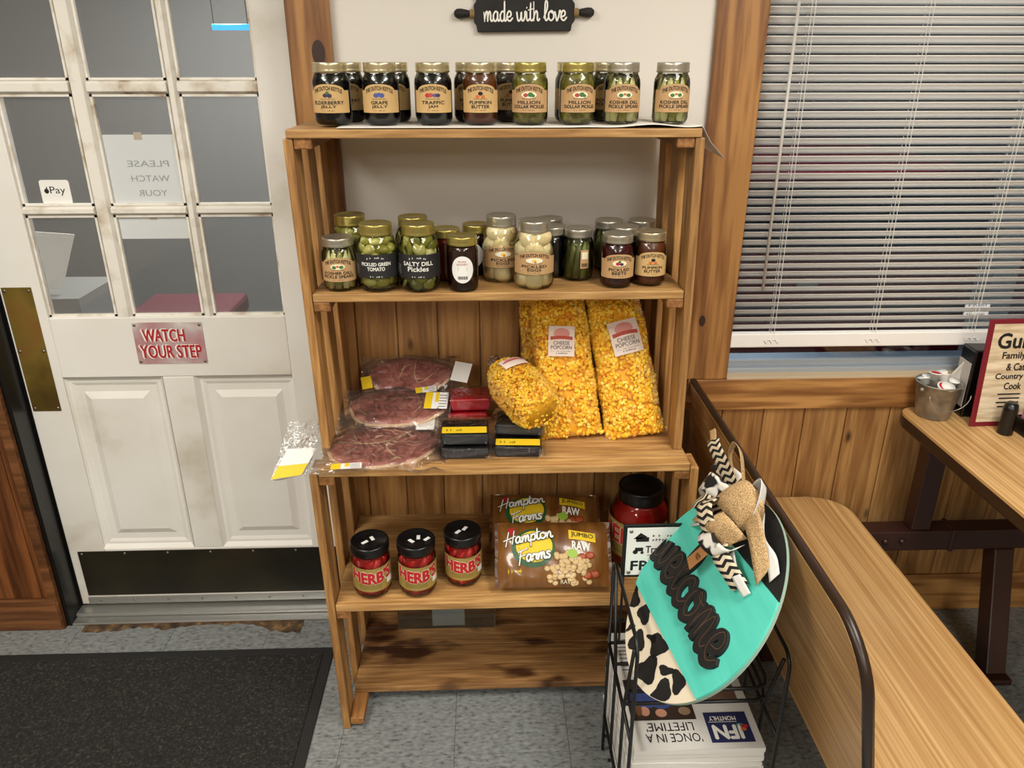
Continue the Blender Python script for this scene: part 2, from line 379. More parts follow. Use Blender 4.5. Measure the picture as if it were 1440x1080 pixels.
# ================================================================== THE SETTING
def struct(name, mb, mat, label=None, bevel=0):
    o = mb.build(name, mat, None, bevel=bevel); o['kind'] = 'structure'
    if label: o['label'] = label
    return o
floor = struct('floor', MB().box(-3, 3, -7, .12, -.06, -.002), M_grout, 'grey speckled vinyl tile floor')
TS = .3048; tile_mesh = {}
for j in range(-6, 3):
    for i in range(-6, 8):
        x0 = -.1 + TS * i; y0 = -.545 + TS * j; y1 = min(y0 + TS, .10)
        if y0 > .09: continue
        key = round(y1 - y0, 4)
        if key not in tile_mesh: tile_mesh[key] = MB().box(.0006, TS - .0006, .0006, y1 - y0 - .0006, -.002, 0).mesh('tile')
        o = bpy.data.objects.new('tile', tile_mesh[key]); o.data.materials.clear(); o.data.materials.append(M_tile)
        col.objects.link(o); o.parent = floor; o.location = (x0, y0, 0)
struct('ceiling', MB().box(-3, 3, -7, .12, 2.6, 2.68), M_ceil)
struct('wall_left', MB().box(-3.1, -3, -7, .12, 0, 2.6), M_room)
struct('wall_right', MB().box(3, 3.1, -7, .12, 0, 2.6), M_room)
struct('wall_front', MB().box(-3, 3, -7.1, -7, 0, 2.6), M_room)
WX0, WX1, WZ0, WZ1 = .687, 2.1, .845, 2.08
DX0, DX1, DZ = -1.365, -.455, 2.1
wb = MB()
wb.box(-3, DX0, 0, .12, 0, 2.6); wb.box(DX0, DX1, 0, .12, DZ, 2.6); wb.box(DX1, WX0, 0, .12, 0, 2.6)
wb.box(WX0, WX1, 0, .12, 0, WZ0); wb.box(WX0, WX1, 0, .12, WZ1, 2.6); wb.box(WX1, 3, 0, .12, 0, 2.6)
wall = struct('wall_back', wb, M_wall, 'white painted wall with pine wainscot')
# wainscot planks, each a board with a small groove to the next
def planks(x0, x1, z0, z1, pitch, mat, y0=-.012):
    x = x0
    while x < x1 - .01:
        xe = min(x + pitch * random.uniform(.96, 1.04), x1)
        mb = MB().box(x + .001, xe - .001, y0, 0, z0, z1)
        mb.build('plank', mat, wall, bevel=.003); x = xe
planks(-.36, .563, .12, 1.10, .115, M_pine)
planks(.563, 3.0, .14, .747, .127, M_pine)
planks(-3, DX0 - .006, .12, 1.15, .20, M_dark)
struct('trim_1', MB().box(-.36, .563, -.022, 0, 1.095, 1.175), M_trimx, 'pine cap rail on top of the wainscot', .003)
struct('trim_2', MB().box(-.461, -.36, -.024, 0, 0, 2.3), M_trim, 'knotty pine casing at the right of the white door', .004)
struct('trim_3', MB().box(.563, WX0, -.024, 0, .843, 2.3), M_trim, 'tall pine casing at the left of the window', .004)
struct('trim_4', MB().box(.575, 2.3, -.026, 0, .747, .843), M_trimx, 'pine apron board under the window', .004)
struct('trim_5', MB().box(DX0 - .028, DX0 - .002, -.016, 0, 0, 2.2), M_darkx, 'thin wooden edge strip beside the black door jamb')
struct('baseboard_right', MB().box(.563, 3.0, -.018, 0, 0, .14), M_trimx, 'pine baseboard under the window wall', .003)
struct('baseboard_left', MB().box(-3, DX0 - .008, -.02, 0, 0, .118), M_darkx, 'worn wooden baseboard left of the door', .003)
struct('baseboard_center', MB().box(-.36, .563, -.018, 0, 0, .12), M_trimx, 'pine baseboard behind the shelves', .003)
# dark knots in the door casing and the window casing
for o_, kx, kz, kr in [('trim_2', -.392, 1.703, .021), ('trim_3', .598, 1.02, .012)]:
    mb = MB(); ell(mb, kx, kz, kr * .75, kr * 1.35, lambda u, v: (u, -.0246, v), 18)
    mb.build('knot', plain('wood_knot', (52, 30, 18), .5), bpy.data.objects[o_])
# door jamb (black) and threshold
struct('trim_6', MB().box(DX0 - .002, DX0 + .012, 0, .115, 0, DZ).box(DX0 + .012, DX0 + .026, .075, .115, 0, DZ), M_blackpaint, 'black painted steel door jamb')
struct('trim_7', MB().box(DX1 - .012, DX1 + .001, -.004, .115, 0, DZ), M_trim, 'wooden door jamb next to the pine casing')
th = MB().box(DX0 + .012, DX1 - .012, .0, .118, 0, .008).box(DX0 + .012, DX1 - .012, .03, .118, .008, .022)
struct('trim_8', th, M_alum, 'scuffed aluminium door threshold', .004)
mb = MB()
ed = [-.03]
for k in range(52): ed.append(max(-.062, min(-.008, ed[-1] + random.uniform(-.011, .011))))
for k in range(52):
    x = -1.31 + k * .0135; mb.prism([(x, ed[k]), (x + .0135, ed[k + 1]), (x + .0135, .004), (x, .004)], .0003, .0016, lambda u, v, d: (u, v, d))
mb.build('rotted_edge', mottled('rotted_subfloor', [(.35, (52, 38, 26)), (.55, (96, 74, 50)), (.75, (168, 130, 82))], 30, .9, .4), floor, label='broken tile edge with bare brown wood')

# ---------------------------------------------------------------- the white door
door = bpy.data.objects.new('door_1', None); col.objects.link(door); door.location = (0, 0, 0); door['kind'] = 'structure'
door['label'] = 'worn white half-glazed door with nine-light sash and two raised panels'
Dy0, Dy1 = .07, .112
gx = [-1.232, -1.045, -1.0, -.802, -.774, -.572]     # pane edges
gz = [1.018, 1.302, 1.327, 1.607, 1.640, 1.93]
LX, RX = -1.345, -.472
box('stile', M_door, door, LX, gx[0], Dy0, Dy1, .03, 2.07, .003); box('stile', M_door, door, gx[5], RX, Dy0, Dy1, .03, 2.07, .003)
box('top_rail', M_door, door, gx[0], gx[5], Dy0, Dy1, gz[5], 2.07, .003)
box('lock_rail', M_door, door, gx[0], gx[5], Dy0, Dy1, .836, gz[0], .003)
box('bottom_rail', M_door, door, gx[0], gx[5], Dy0, Dy1, .03, .244, .003)
box('mullion', M_door, door, -.947, -.856, Dy0, Dy1, .244, .836, .003)
def muntin_v(x0, x1):
    mb = MB().prism([(x0, Dy0 + .016), (x0 + .008, Dy0 + .002), (x1 - .008, Dy0 + .002), (x1, Dy0 + .016), (x1, Dy1 - .01), (x0, Dy1 - .01)], gz[0], gz[5], lambda u, v, d: (u, v, d))
    mb.build('muntin', M_glaze, door)
def muntin_h(z0, z1):
    for a, b in ((gx[0], gx[1]), (gx[2], gx[3]), (gx[4], gx[5])):
        mb = MB().prism([(z0, Dy0 + .016), (z0 + .007, Dy0 + .002), (z1 - .007, Dy0 + .002), (z1, Dy0 + .016), (z1, Dy1 - .01), (z0, Dy1 - .01)], a, b, lambda u, v, d: (d, v, u))
        mb.build('muntin', M_glaze, door)
muntin_v(gx[1], gx[2]); muntin_v(gx[3], gx[4]); muntin_h(gz[1], gz[2]); muntin_h(gz[3], gz[4])
for i in (0, 2, 4):
    for k in (0, 2, 4):
        a, b, c, d = gx[i], gx[i + 1], gz[k], gz[k + 1]
        box('pane', M_pane, door, a, b, Dy0 + .022, Dy0 + .026, c, d)
        fr = MB()   # putty bead around the pane
        for (p, q, r_, s_) in ((a, a + .006, c, d), (b - .006, b, c, d), (a, b, c, c + .006), (a, b, d - .006, d)): fr.box(p, q, Dy0 + .012, Dy0 + .022, r_, s_)
        fr.build('glazing_bead', M_glaze, door)
def raised(x0, x1, z0, z1):
    """moulded raised panel: sticking, recess, bevelled field"""
    mb = MB(); steps = [(0, 0), (.012, .012), (.02, .012), (.03, .016), (.05, .016), (.07, .006)]
    rings = []
    for ins, dep in steps:
        rings.append([(x0 + ins, Dy0 + dep, z0 + ins), (x1 - ins, Dy0 + dep, z0 + ins), (x1 - ins, Dy0 + dep, z1 - ins), (x0 + ins, Dy0 + dep, z1 - ins)])
    vv = sum(rings, []); ff = []
    for k in range(len(rings) - 1):
        for i in range(4): ff.append((k * 4 + i, k * 4 + (i + 1) % 4, (k + 1) * 4 + (i + 1) % 4, (k + 1) * 4 + i))
    ff.append(tuple(range(len(vv) - 4, len(vv)))); mb.add(vv, ff); mb.box(x0, x1, Dy0 + .03, Dy1, z0, z1)
    mb.build('raised_panel', M_door, door)
raised(gx[0] - .006, -.947, .244, .836); raised(-.856, gx[5] + .014, .244, .836)
kp = box('kick_plate', M_kick, door, -1.318, RX - .002, Dy0 - .003, Dy0, .066, .237, .001, 'dark scuffed metal kick plate')
scr = MB().lathe([(.0045, 0), (.0045, .001), (.002, .0022)], 8)
scrm = scr.mesh('screw', True); scrm.materials.append(M_screw)
def screw(x, y, z, parent):
    o = bpy.data.objects.new('screw', scrm); col.objects.link(o); o.parent = parent; o.location = (x, y, z); o.rotation_euler = (R(90), 0, 0)
for k in range(7): screw(-1.306 + k * .136, Dy0 - .003, .228, kp)
dsw = MB().box(-1.32, RX - .002, Dy0 - .006, Dy0, .034, .06).build('door_sweep', M_alum, door, bevel=.002)
for k in range(8): screw(-1.28 + k * .11, Dy0 - .006, .048, dsw)
pp = box('push_plate', M_brass, door, -1.339, -1.257, Dy0 - .002, Dy0, .732, 1.108, .001, 'tarnished brass push plate')
for x in (-1.331, -1.265):
    for z in (.742, .92, 1.098): screw(x, Dy0 - .002, z, pp)
# ---------------------------------------------------------------- window
win = bpy.data.objects.new('window_1', None); col.objects.link(win); win['kind'] = 'structure'; win['label'] = 'window beside the shelves behind white blinds'
box('pane', M_winpane, win, WX0, WX1, .04, .045, WZ0 + .03, WZ1)
wf = MB().box(WX0, WX1, .014, .1, WZ0, WZ0 + .016).box(WX0, WX1, .030, .09, WZ0 + .016, WZ0 + .036).box(WX0, WX0 + .008, .03, .1, WZ0, WZ1)
wf.build('window_frame', plain('window_frame_aluminium', (168, 176, 184), .4, metal=.3), win, bevel=.002)
box('sill', plain('pale_sill', (200, 176, 140), .5), win, WX0, WX1, -.024, .014, WZ0 - .004, WZ0 + .002)
# outside beyond door and window
struct('ground_outside', MB().box(-6, 8, .12, 9, -.25, -.15), M_outfloor, 'dark asphalt outside')
for nm, b in (('wall_vestibule_left', (-2.6, -2.5, .12, 2.4, -.03, 2.5)), ('wall_vestibule_right', (.1, .2, .12, 2.4, -.03, 2.5)), ('wall_vestibule_far', (-2.5, .1, 2.3, 2.4, -.03, 2.5)),
              ('ceiling_vestibule', (-2.6, .2, .12, 2.4, 2.5, 2.6)), ('floor_vestibule', (-2.5, .1, .12, 2.3, -.15, -.03))):
    struct(nm, MB().box(*b), M_vest, 'grey entry vestibule surface seen through the door glass')
t = thing('storage_crate', 'pale box with an open flap standing behind the door glass', 'box', (-1.62, .75, -.03))
MB().box(-.2, .2, -.15, .15, 0, .95).build('carton', plain('grey_carton', (124, 125, 124), .8), t)
MB().prism([(-.16, 0), (.12, .02), (.17, .2), (-.1, .22)], 0, .004, lambda u, v, d: (u, -.10 + v * .35 + d, .95 + v)).build('flap', M_white, t)
t = thing('vestibule_bench', 'red seat cushion on a grey bench behind the door', 'bench', (-1.22, 1.0, -.03))
MB().box(-.2, .2, -.2, .2, .72, .80).build('cushion', plain('dull_red_vinyl', (92, 40, 50), .5), t, bevel=.02)
MB().box(-.18, .18, -.18, .18, 0, .72).build('base', plain('grey_bench_base', (110, 114, 120), .7), t)
t = MB().tube([(-.925, .9, 1.792), (-.800, .9, 1.792)], .010, 8).build('blue_strip_tube', plain('blue_tube_glow', (40, 160, 235), .4, emit=3.5), smooth=True)  # glowing tube and its hangers added to give the blue strip in the glass
tag(t, 'glowing blue tube put in for the blue strip in the upper right door pane', 'lamp')
for x in (-.92, -.805): MB().tube([(x, .9, 1.80), (x, .9, 2.5)], .0015, 5).build('hanger_wire', M_wire, t)
# ---------------------------------------------------------------- venetian blind
bl = thing('venetian_blind', 'white venetian blind hanging half closed over the window', 'blind', (0, 0, 0))
pit = .0217; z = .995; k = 0
sp = [(-.0128, .0), (-.006, .0014), (0, .0018), (.006, .0014), (.0128, 0)]
ca, sa = math.cos(R(44)), math.sin(R(44))
smesh = MB()
pts = [(y * ca + n * sa, -y * sa + n * ca) for y, n in sp] + [(y * ca + (n - .0005) * sa, -y * sa + (n - .0005) * ca) for y, n in reversed(sp)]
smesh.prism(pts, WX0 + .004, WX1 - .01, lambda u, v, d: (d, u, v)); sm_ = smesh.mesh('slat', True); sm_.materials.append(M_blind)
while z < WZ1 - .03:
    o = bpy.data.objects.new('slat', sm_); col.objects.link(o); o.parent = bl; o.location = (0, -.004, z); z += pit
box('bottom_rail', M_blind, bl, WX0 - .004, WX1 - .01, -.017, .007, .936, .978, .004)
box('head_rail', M_blind, bl, WX0, WX1 - .01, -.02, .02, WZ1 - .03, WZ1)
for x in (.80, 1.09, 1.375, 1.68):
    for dy in (-.0145, .0085):
        MB().tube([(x + (.004 if dy > 0 else 0), dy, .95), (x - .012, dy, 2.06)], .0007, 5).build('ladder_cord', M_cord, bl)
    MB().tube([(x + .009, -.016, .95), (x - .004, -.016, 2.06)], .0009, 5).build('lift_cord', M_cord, bl)
    mb = MB()
    for q in range(5): mb.tube([(x - .018 + q * .008, -.018, .958), (x - .012 + q * .008, -.0195, .95 + .01 * (q % 2)), (x - .006 + q * .008, -.018, .955)], .0012, 5)
    mb.build('cord_knot', M_cord, bl)
MB().tube([(.752, -.03, 1.83), (.7555, -.028, 1.108)], .0042, 8).build('tilt_wand', plain('clear_grey_wand', (196, 192, 186), .3), bl, smooth=True)
t = MB().box(1.375, 1.445, .033, .039, 1.0, 1.05).build('window_decal', M_white); tag(t, 'small white notice stuck on the window pane behind the blind', 'sticker')
mb = MB()
for r_ in range(3): scribble(mb, 1.382, 1.438, 1.007 + r_ * .014, 1.016 + r_ * .014, lambda u, v: (u, .0325, v), 8, 0, r_)
mb.build('blurred_print', plain('blue_grey_print', (96, 110, 150), .7), t)
# a red car parked outside the window
car = thing('parked_car', 'red car parked outside, seen through the window blind', 'car', (1.75, 2.6, -.15))
M_carred = plain('red_car_paint', (150, 22, 34), .25, coat=1)
prof = [(-2.0, .35), (-2.0, .72), (-1.85, .86), (-1.0, .92), (-.55, 1.32), (.7, 1.36), (1.25, .95), (2.0, .9), (2.1, .6), (2.1, .35)]
MB().prism(prof, -.85, .85, lambda u, v, d: (u, d, v)).build('body', M_carred, car, bevel=.06)
for s_ in (-1, 1): MB().prism([(-.9, .95), (-.5, 1.26), (.66, 1.3), (1.1, .97)], .852 * s_, .86 * s_, lambda u, v, d: (u, d, v)).build('side_window', plain('car_glass', (30, 38, 46), .08), car)
MB().prism([(-.75, .95), (.75, .95), (.62, 1.27), (-.62, 1.27)], 0, .01, lambda u, v, d: (-1.01 + (v - .92) * 1.1 - d - .02, u, v)).build('windshield', plain('car_glass', (30, 38, 46), .08), car)
for wx in (-1.35, 1.35):
    for wy in (-.8, .8):
        MB().lathe([(.2, -.1), (.32, -.1), (.33, -.06), (.33, .06), (.32, .1), (.2, .1)], 20).build('wheel', M_rubber, car, True, loc=(wx, wy, .33)).rotation_euler = (R(90), 0, 0)
MB().box(-1.2, 1.2, -.87, -.85, .62, .68).build('side_trim', M_alum, car)
for wx in (-.1, -1.95): MB().blob((wx, -.86, .78), (.06, .02, .03)).build('lamp', plain('car_lamp', (230, 220, 200), .2), car)
t = thing('porch_post', 'white porch post outside the window at the right', 'post', (1.94, .75, -.15))
MB().box(-.05, .05, -.05, .05, 0, 2.6).build('shaft', plain('white_post', (190, 190, 186), .6), t, bevel=.005); MB().box(-.07, .07, -.07, .07, 0, .12).build('plinth', plain('white_post', (190, 190, 186), .6), t)

# ---------------------------------------------------------------- ceiling light fittings (out of frame, they light the room)
for i, (lx, ly, le) in enumerate(LAMPS):
    t = thing('ceiling_light', 'recessed fluorescent ceiling light, out of view above', 'ceiling light', (lx, ly, 2.57), group='ceiling lights')
    mb = MB()
    for (a, b, c, d) in ((-.31, -.28, -.61, .61), (.28, .31, -.61, .61), (-.28, .28, -.61, -.58), (-.28, .28, .58, .61)): mb.box(a, b, c, d, 0, .03)
    mb.build('frame', M_white, t)
    MB().box(-.28, .28, -.58, .58, .015, .025).build('diffuser', plain('lit_diffuser', (255, 246, 226), .6, emit=3.0), t)

# ================================================================== SHELVES
M_stained = wood('water_stained_boards', (176, 132, 80), (118, 80, 42), 'X', 14, .6, .4)
t_ = M_stained.node_tree; b_ = t_.nodes['Principled BSDF']; src = b_.inputs['Base Color'].links[0].from_socket
mp_ = coords(t_, (3.2, 9, 1), False); n_ = t_.nodes.new('ShaderNodeTexNoise'); n_.inputs['Scale'].default_value = 1.2; n_.inputs['Detail'].default_value = 3; t_.links.new(mp_.outputs[0], n_.inputs['Vector'])
r_ = ramp(t_, [(.52, (255, 255, 255)), (.60, (118, 92, 70))]); t_.links.new(n_.outputs[0], r_.inputs[0])
mx_ = t_.nodes.new('ShaderNodeMixRGB'); mx_.blend_type = 'MULTIPLY'; mx_.inputs[0].default_value = 1; t_.links.new(src, mx_.inputs[1]); t_.links.new(r_.outputs[0], mx_.inputs[2]); t_.links.new(mx_.outputs[0], b_.inputs['Base Color'])
def skew(mb, k, z0):
    mb.v = [(x - k * (z - z0), y, z) for x, y, z in mb.v]; return mb
def shelf_unit(name, label, xl, xr, z0, z1, fronts, depth, shelves, k, group=None):
    """slatted crate shelf: vertical slats at both ends, cleats, and shelves of separate boards"""
    t = thing(name, label, 'shelf', ((xl + xr) / 2, fronts[0], z0)); ox, oy, oz = t.location
    def put(mb, nm, mat, bevel=.0025):
        skew(mb, k, z0); mb.v = [(x - ox, y - oy, z - oz) for x, y, z in mb.v]; return mb.build(nm, mat, t, bevel=bevel)
    for x0, x1 in ((xl, xl + .02), (xr - .02, xr)):
        for fy in fronts: put(MB().box(x0, x1, fy, fy + depth, z0, z1), 'slat', M_shelfz)
    for zt, th_, ys, inset, over in shelves:
        for cx0, cx1 in ((xl + .021, xl + .058), (xr - .058, xr - .021)):
            put(MB().box(cx0, cx1, fronts[0] + .002, -.03, zt - th_ - .022, zt - th_ - .0005), 'cleat', M_shelfy)
        for a, b in zip(ys[:-1], ys[1:]):
            o_ = random.uniform(-.001, .001)
            bx0, bx1 = (xl + over, xr - over)
            put(MB().box(bx0, bx1, a + .0012, b - .0012, zt - th_ + o_, zt + o_), 'board', M_shelfx if zt > .1 else M_stained)
    return t
low = shelf_unit('crate_shelf', 'wider slatted wooden shelf unit standing on the floor, pickle jars on its middle board', -.406, .514, .0, .795,
                 (-.45, -.285, -.12), .075,
                 [(.806, .021, [-.45, -.405, -.27, -.15, -.03], 0, .0215), (.416, .021, [-.45, -.345, -.24, -.135, -.03], 0, .0215), (.056, .02, [-.358, -.275, -.19, -.11, -.03], 0, .0215)], .0175)
upp = shelf_unit('crate_shelf', 'narrower slatted wooden shelf unit stacked on top, holding rows of canning jars', -.399, .474, .807, 1.538,
                 (-.38, -.245, -.11), .075,
                 [(1.209, .019, [-.38, -.27, -.15, -.03], 0, .0215), (1.557, .018, [-.385, -.27, -.15, -.03], 0, .008)], .018)
# paper liner on the top shelf, rumpled at the right and hanging over the end
def liner(a, b):
    x = -.30 + .845 * a; y = -.384 + .30 * b; z = 1.5595
    w = max(0, (x - .18) / .25); z += .008 * min(w, 1) * (math.sin(x * 38 + 1.2) * .5 + .5) * (1 - .7 * b)
    if x > .452:
        d = x - .452; z = 1.5595 + .003 - d * 1.05 * (1 - .3 * b); x = .452 + d * .85
        y += d * .9 * (1 - b); z += .35 * max(0, d - .035) * (1 - b)
    return (x, y, z)
o = MB().grid(90, 10, liner).build('shelf_liner', plain('white_shelf_paper', (226, 221, 212), .8, bump=.2, bscale=500), smooth=True)
md = o.modifiers.new('s', 'SOLIDIFY'); md.thickness = .0008
tag(o, 'white rumpled cloth liner under the jars, drooping off the right end of the top shelf', 'cloth')

# ================================================================== JARS
def piece(mb, kind, c, R_, seed):
    a = math.atan2(c[1], c[0])
    if kind == 'egg':
        mb.blob(c, (.0225, .0225, .0265), 12, 9, Matrix.Rotation(random.uniform(0, 3), 3, 'X') @ Matrix.Rotation(random.uniform(0, 3), 3, 'Y'))
    elif kind == 'wedge':
        M = Matrix.Rotation(random.uniform(0, 6), 3, 'Z') @ Matrix.Rotation(random.uniform(0, 3), 3, 'X')
        mb.blob(c, (.019, .011, .014), 8, 5, M, .12)
    elif kind == 'chip':
        M = Matrix.Rotation(a, 3, 'Z') @ Matrix.Rotation(random.uniform(.9, 1.9), 3, 'Y') @ Matrix.Rotation(random.uniform(-.6, .6), 3, 'X')
        mb.blob(c, (.017, .017, .005), 12, 4, M, .04)
    elif kind == 'chunk':
        M = Matrix.Rotation(random.uniform(0, 6), 3, 'Z') @ Matrix.Rotation(random.uniform(-.7, .7), 3, 'X')
        mb.blob(c, (.0145, .0115, .022), 8, 6, M, .06)
def jar(name, label, x, y, z, R_, H, lid, core, glass=M_jarglass, rot=0, lab=None, pieces=None, shape='mason', group=None, top_tags=0, fill=.8):
    t = thing(name, label, 'jar', (x, y, z + .001), R(rot), group)
    if shape == 'mason': prof = [(.80, 0), (.93, .03), (1, .1), (1, .66), (.97, .73), (.88, .79), (.84, .815), (.84, .86)]; lr = .9
    elif shape == 'quart': prof = [(.82, 0), (.95, .03), (1, .09), (1, .60), (.95, .70), (.80, .80), (.74, .83), (.74, .87)]; lr = .79
    elif shape == 'honey': prof = [(.85, 0), (.96, .02), (1, .08), (1, .74), (.96, .79), (.88, .82), (.88, .86)]; lr = .95
    elif shape == 'herb': prof = [(.80, 0), (.95, .04), (1, .12), (1, .66), (.96, .74), (.9, .78), (.9, .84)]; lr = .97
    else: prof = [(.85, 0), (.97, .03), (1, .08), (1, .55), (.97, .68), (.82, .80), (.70, .84), (.70, .88)]; lr = .72
    prof = [(r * R_, zz * H) for r, zz in prof]
    MB().lathe(prof, 32).build('glass', glass, t, True)
    inner = [(r * (.93 if not pieces else .80 if pieces[0] == 'chunk' else .62), max(zz, .003) ) for r, zz in prof if zz <= fill * H + 1e-6]
    inner.append((inner[-1][0] * .96, fill * H + .002))
    MB().lathe(inner, 24).build('contents', core, t, True)
    if pieces:
        kind, n, mats = pieces
        if kind == 'spear':
            for i in range(n):
                a = 2 * math.pi * i / n + .2; rr = R_ * .72; s_ = R_ * .29
                p = [(rr * math.cos(a + .12 * q) * (1 - .12 * q * (q > 1)), rr * math.sin(a + .12 * q) * (1 - .12 * q * (q > 1)), H * (.05 + .70 * q / 3)) for q in range(4)]
                mb = MB().tube(p, [s_ * .6, s_, s_ * .95, s_ * .5], 7); mb.build('pickle_spear', mats[i % len(mats)], t, True)
        else:
            zs = .1; i = 0; rows = {'egg': 4, 'wedge': 6, 'chip': 7, 'chunk': 3}[kind]
            per = n // rows
            for r_ in range(rows):
                zz = H * ((.13 if kind != 'chunk' else .19) + (.62 if kind != 'chunk' else .44) * r_ / max(rows - 1, 1)); rad = {'egg': .44, 'wedge': .60, 'chip': .72, 'chunk': .70}[kind] * R_
                if shape == 'quart' and r_ == rows - 1: rad *= .8
                for q in range(per):
                    a = 2 * math.pi * (q + .5 * (r_ % 2)) / per + random.uniform(-.15, .15)
                    mb = MB(); piece(mb, kind, (rad * math.cos(a), rad * math.sin(a), zz), R_, i)
                    mb.build({'egg': 'pickled_egg', 'wedge': 'tomato_wedge', 'chip': 'pickle_chip', 'chunk': 'red_pickle'}[kind], mats[i % len(mats)], t, True); i += 1
    # lid: band with rolled rings
    l0 = .835 * H; lr *= R_
    if lid is M_blacklid: lp = [(lr, l0 - .002), (lr * 1.03, l0 + .004), (lr * 1.03, H - .004), (lr, H), (lr * .9, H), (lr * .86, H - .003), (.001, H - .003)]
    else: lp = [(lr * .97, l0), (lr * 1.02, l0 + .002), (lr * .985, l0 + .005), (lr, l0 + .008), (lr * .985, H - .006), (lr * 1.0, H - .002), (lr * .96, H), (lr * .88, H - .0005), (lr * .84, H - .0015), (.001, H - .0015)]
    lo = MB().lathe(lp, 32).build('lid', lid, t, True)
    for k in range(top_tags):
        mb = MB(); a = random.uniform(0, 3)
        c = ((-.012 + .02 * k) * (R_ / .05), (-.004 + .012 * (k % 2)) * (R_ / .05))
        mb.prism([(-.009, -.0045), (.009, -.0045), (.009, .0045), (-.009, .0045)], 0, .0004, lambda u, v, d: (c[0] + u * math.cos(a) - v * math.sin(a), c[1] + u * math.sin(a) + v * math.cos(a), H - .0028 + d))
        mb.build('price_sticker', M_white, lo)
    if lab: lab(t, R_, H)
    return t
def wrapper(R_, dr=.0006): return lambda u, v, d=0: ((R_ + dr + d) * math.sin(u / R_), -(R_ + dr + d) * math.cos(u / R_), v)
def kettle(l1, l2, icon, paper=M_kraft, v0=.20, v1=.56, arch=.10, oval=False):
    """arched tan label: curved maker line, fruit picture, script line, title in two lines"""
    def f(t, R_, H):
        w = wrapper(R_); hw = R_ * 1.25; mb = MB()
        top = lambda u: v1 * H + arch * H * math.sqrt(max(0, 1 - (u / (hw * .72)) ** 2))
        mb.grid(24, 3, lambda a, b: w(-hw + 2 * hw * a, v0 * H + (top(-hw + 2 * hw * a) - v0 * H) * b))
        lb = mb.build('label', paper, t, True); w2 = wrapper(R_, .0009)
        hh = (v1 - v0 + arch) * H; b = v0 * H; mb = MB()
        type_into(mb, 'THE DUTCH KETTLE', -R_ * .78, R_ * .78, b + hh * .66, b + hh * .80, w2, arch=hh * .13, bold=.0002)
        if oval:
            o_ = MB(); ell(o_, 0, b + hh * .62, R_ * .42, hh * .12, wrapper(R_, .0008)); o_.build('picture_oval', M_cream, lb)
        type_into(mb, 'Homemade Style', -R_ * .38, R_ * .38, b + hh * .455, b + hh * .51, w2)
        if l2:
            h1, h2 = min(.09 * len(l1), .84), min(.085 * len(l2), .90); type_into(mb, l1, -R_ * h1, R_ * h1, b + hh * .30, b + hh * .415, w2, bold=.00025); type_into(mb, l2, -R_ * h2, R_ * h2, b + hh * .15, b + hh * .265, w2, bold=.00025)
        scribble(mb, -R_ * .32, R_ * .32, b + hh * .06, b + hh * .105, w2, 12)
        mb.build('lettering', M_ink, lb)
        for k, (mat, du, dv, r_) in enumerate(icon):
            mb = MB(); ell(mb, du * R_, b + hh * (.61 + dv), r_ * R_, r_ * R_ * .8, wrapper(R_, .0011 + .0001 * k), 12); mb.build('printed_fruit', mat, lb)
    return f
IC = dict(elder=[(M_purple, -.12, 0, .13), (M_purple, .1, -.01, .13), (M_green, 0, .09, .1)], grape=[(M_bluefruit, -.15, 0, .15), (M_bluefruit, .14, 0, .15), (M_bluefruit, 0, .03, .12)],
          traffic=[(M_red, -.28, 0, .14), (M_redink, -.1, .01, .13), (M_bluefruit, .12, 0, .12), (M_purple, .28, 0, .12)], pumpkin=[(M_ink, 0, .06, .13), (M_orange, -.16, -.05, .11), (M_orange, .14, -.05, .11)],
          veg=[(M_redink, -.18, 0, .13), (M_green, .08, .02, .15), (M_green, .22, -.02, .1)], cuke=[(M_green, -.2, -.01, .12), (M_orange, 0, .03, .08), (M_green, .2, .0, .12)],
          egg=[(M_yellow, 0, 0, .1), (M_white, -.2, .01, .1), (M_orange, .05, -.05, .06)], beet=[(M_red, -.1, 0, .13), (M_purple, .12, -.02, .11), (M_green, 0, .08, .09)])
C_black = plain('black_jelly', (10, 7, 12), .25); C_brown = plain('pumpkin_butter', (96, 46, 14), .4, bump=.1, bscale=90)
C_green = mottled('pickle_relish', [(.3, (60, 56, 14)), (.5, (112, 104, 30)), (.7, (146, 136, 54))], 70, .4, .3)
C_brine = plain('dark_brine', (66, 62, 26), .4); C_darkbrown = plain('dark_brown_butter', (50, 20, 10), .4)
C_pale = plain('egg_brine', (206, 188, 142), .4); C_honey = plain('amber_honey', (112, 40, 8), .2); C_dhoney = plain('dark_honey', (46, 16, 9), .2)
C_beet = plain('beet_juice', (64, 8, 18), .25); C_redb = plain('red_pickle_brine', (150, 24, 22), .3)
P_sp = [plain('spear_pale', (196, 190, 126), .45), plain('spear_olive', (140, 136, 62), .45), plain('spear_light', (208, 204, 150), .45)]
P_dk = [plain('spear_dark', (84, 88, 34), .45), plain('spear_mid', (112, 112, 48), .45)]
P_tm = [plain('tomato_green', (176, 172, 84), .35), plain('tomato_pale', (196, 190, 110), .35), plain('tomato_olive', (150, 146, 58), .35)]
P_ch = [plain('chip_olive', (134, 132, 48), .35), plain('chip_pale', (182, 176, 104), .35), plain('chip_dark', (106, 104, 36), .35)]
P_eg = [plain('egg_cream', (232, 216, 172), .4), plain('egg_tan', (226, 206, 158), .4)]
P_rd = [plain('pickle_red', (196, 42, 36), .35), plain('pickle_pink', (206, 74, 68), .35), plain('pickle_deep', (160, 24, 26), .35)]
ZT, ZM, ZL = 1.5605, 1.2092, .4165
G1, G2 = 'canning jars along the top shelf', 'jars along the middle shelf'
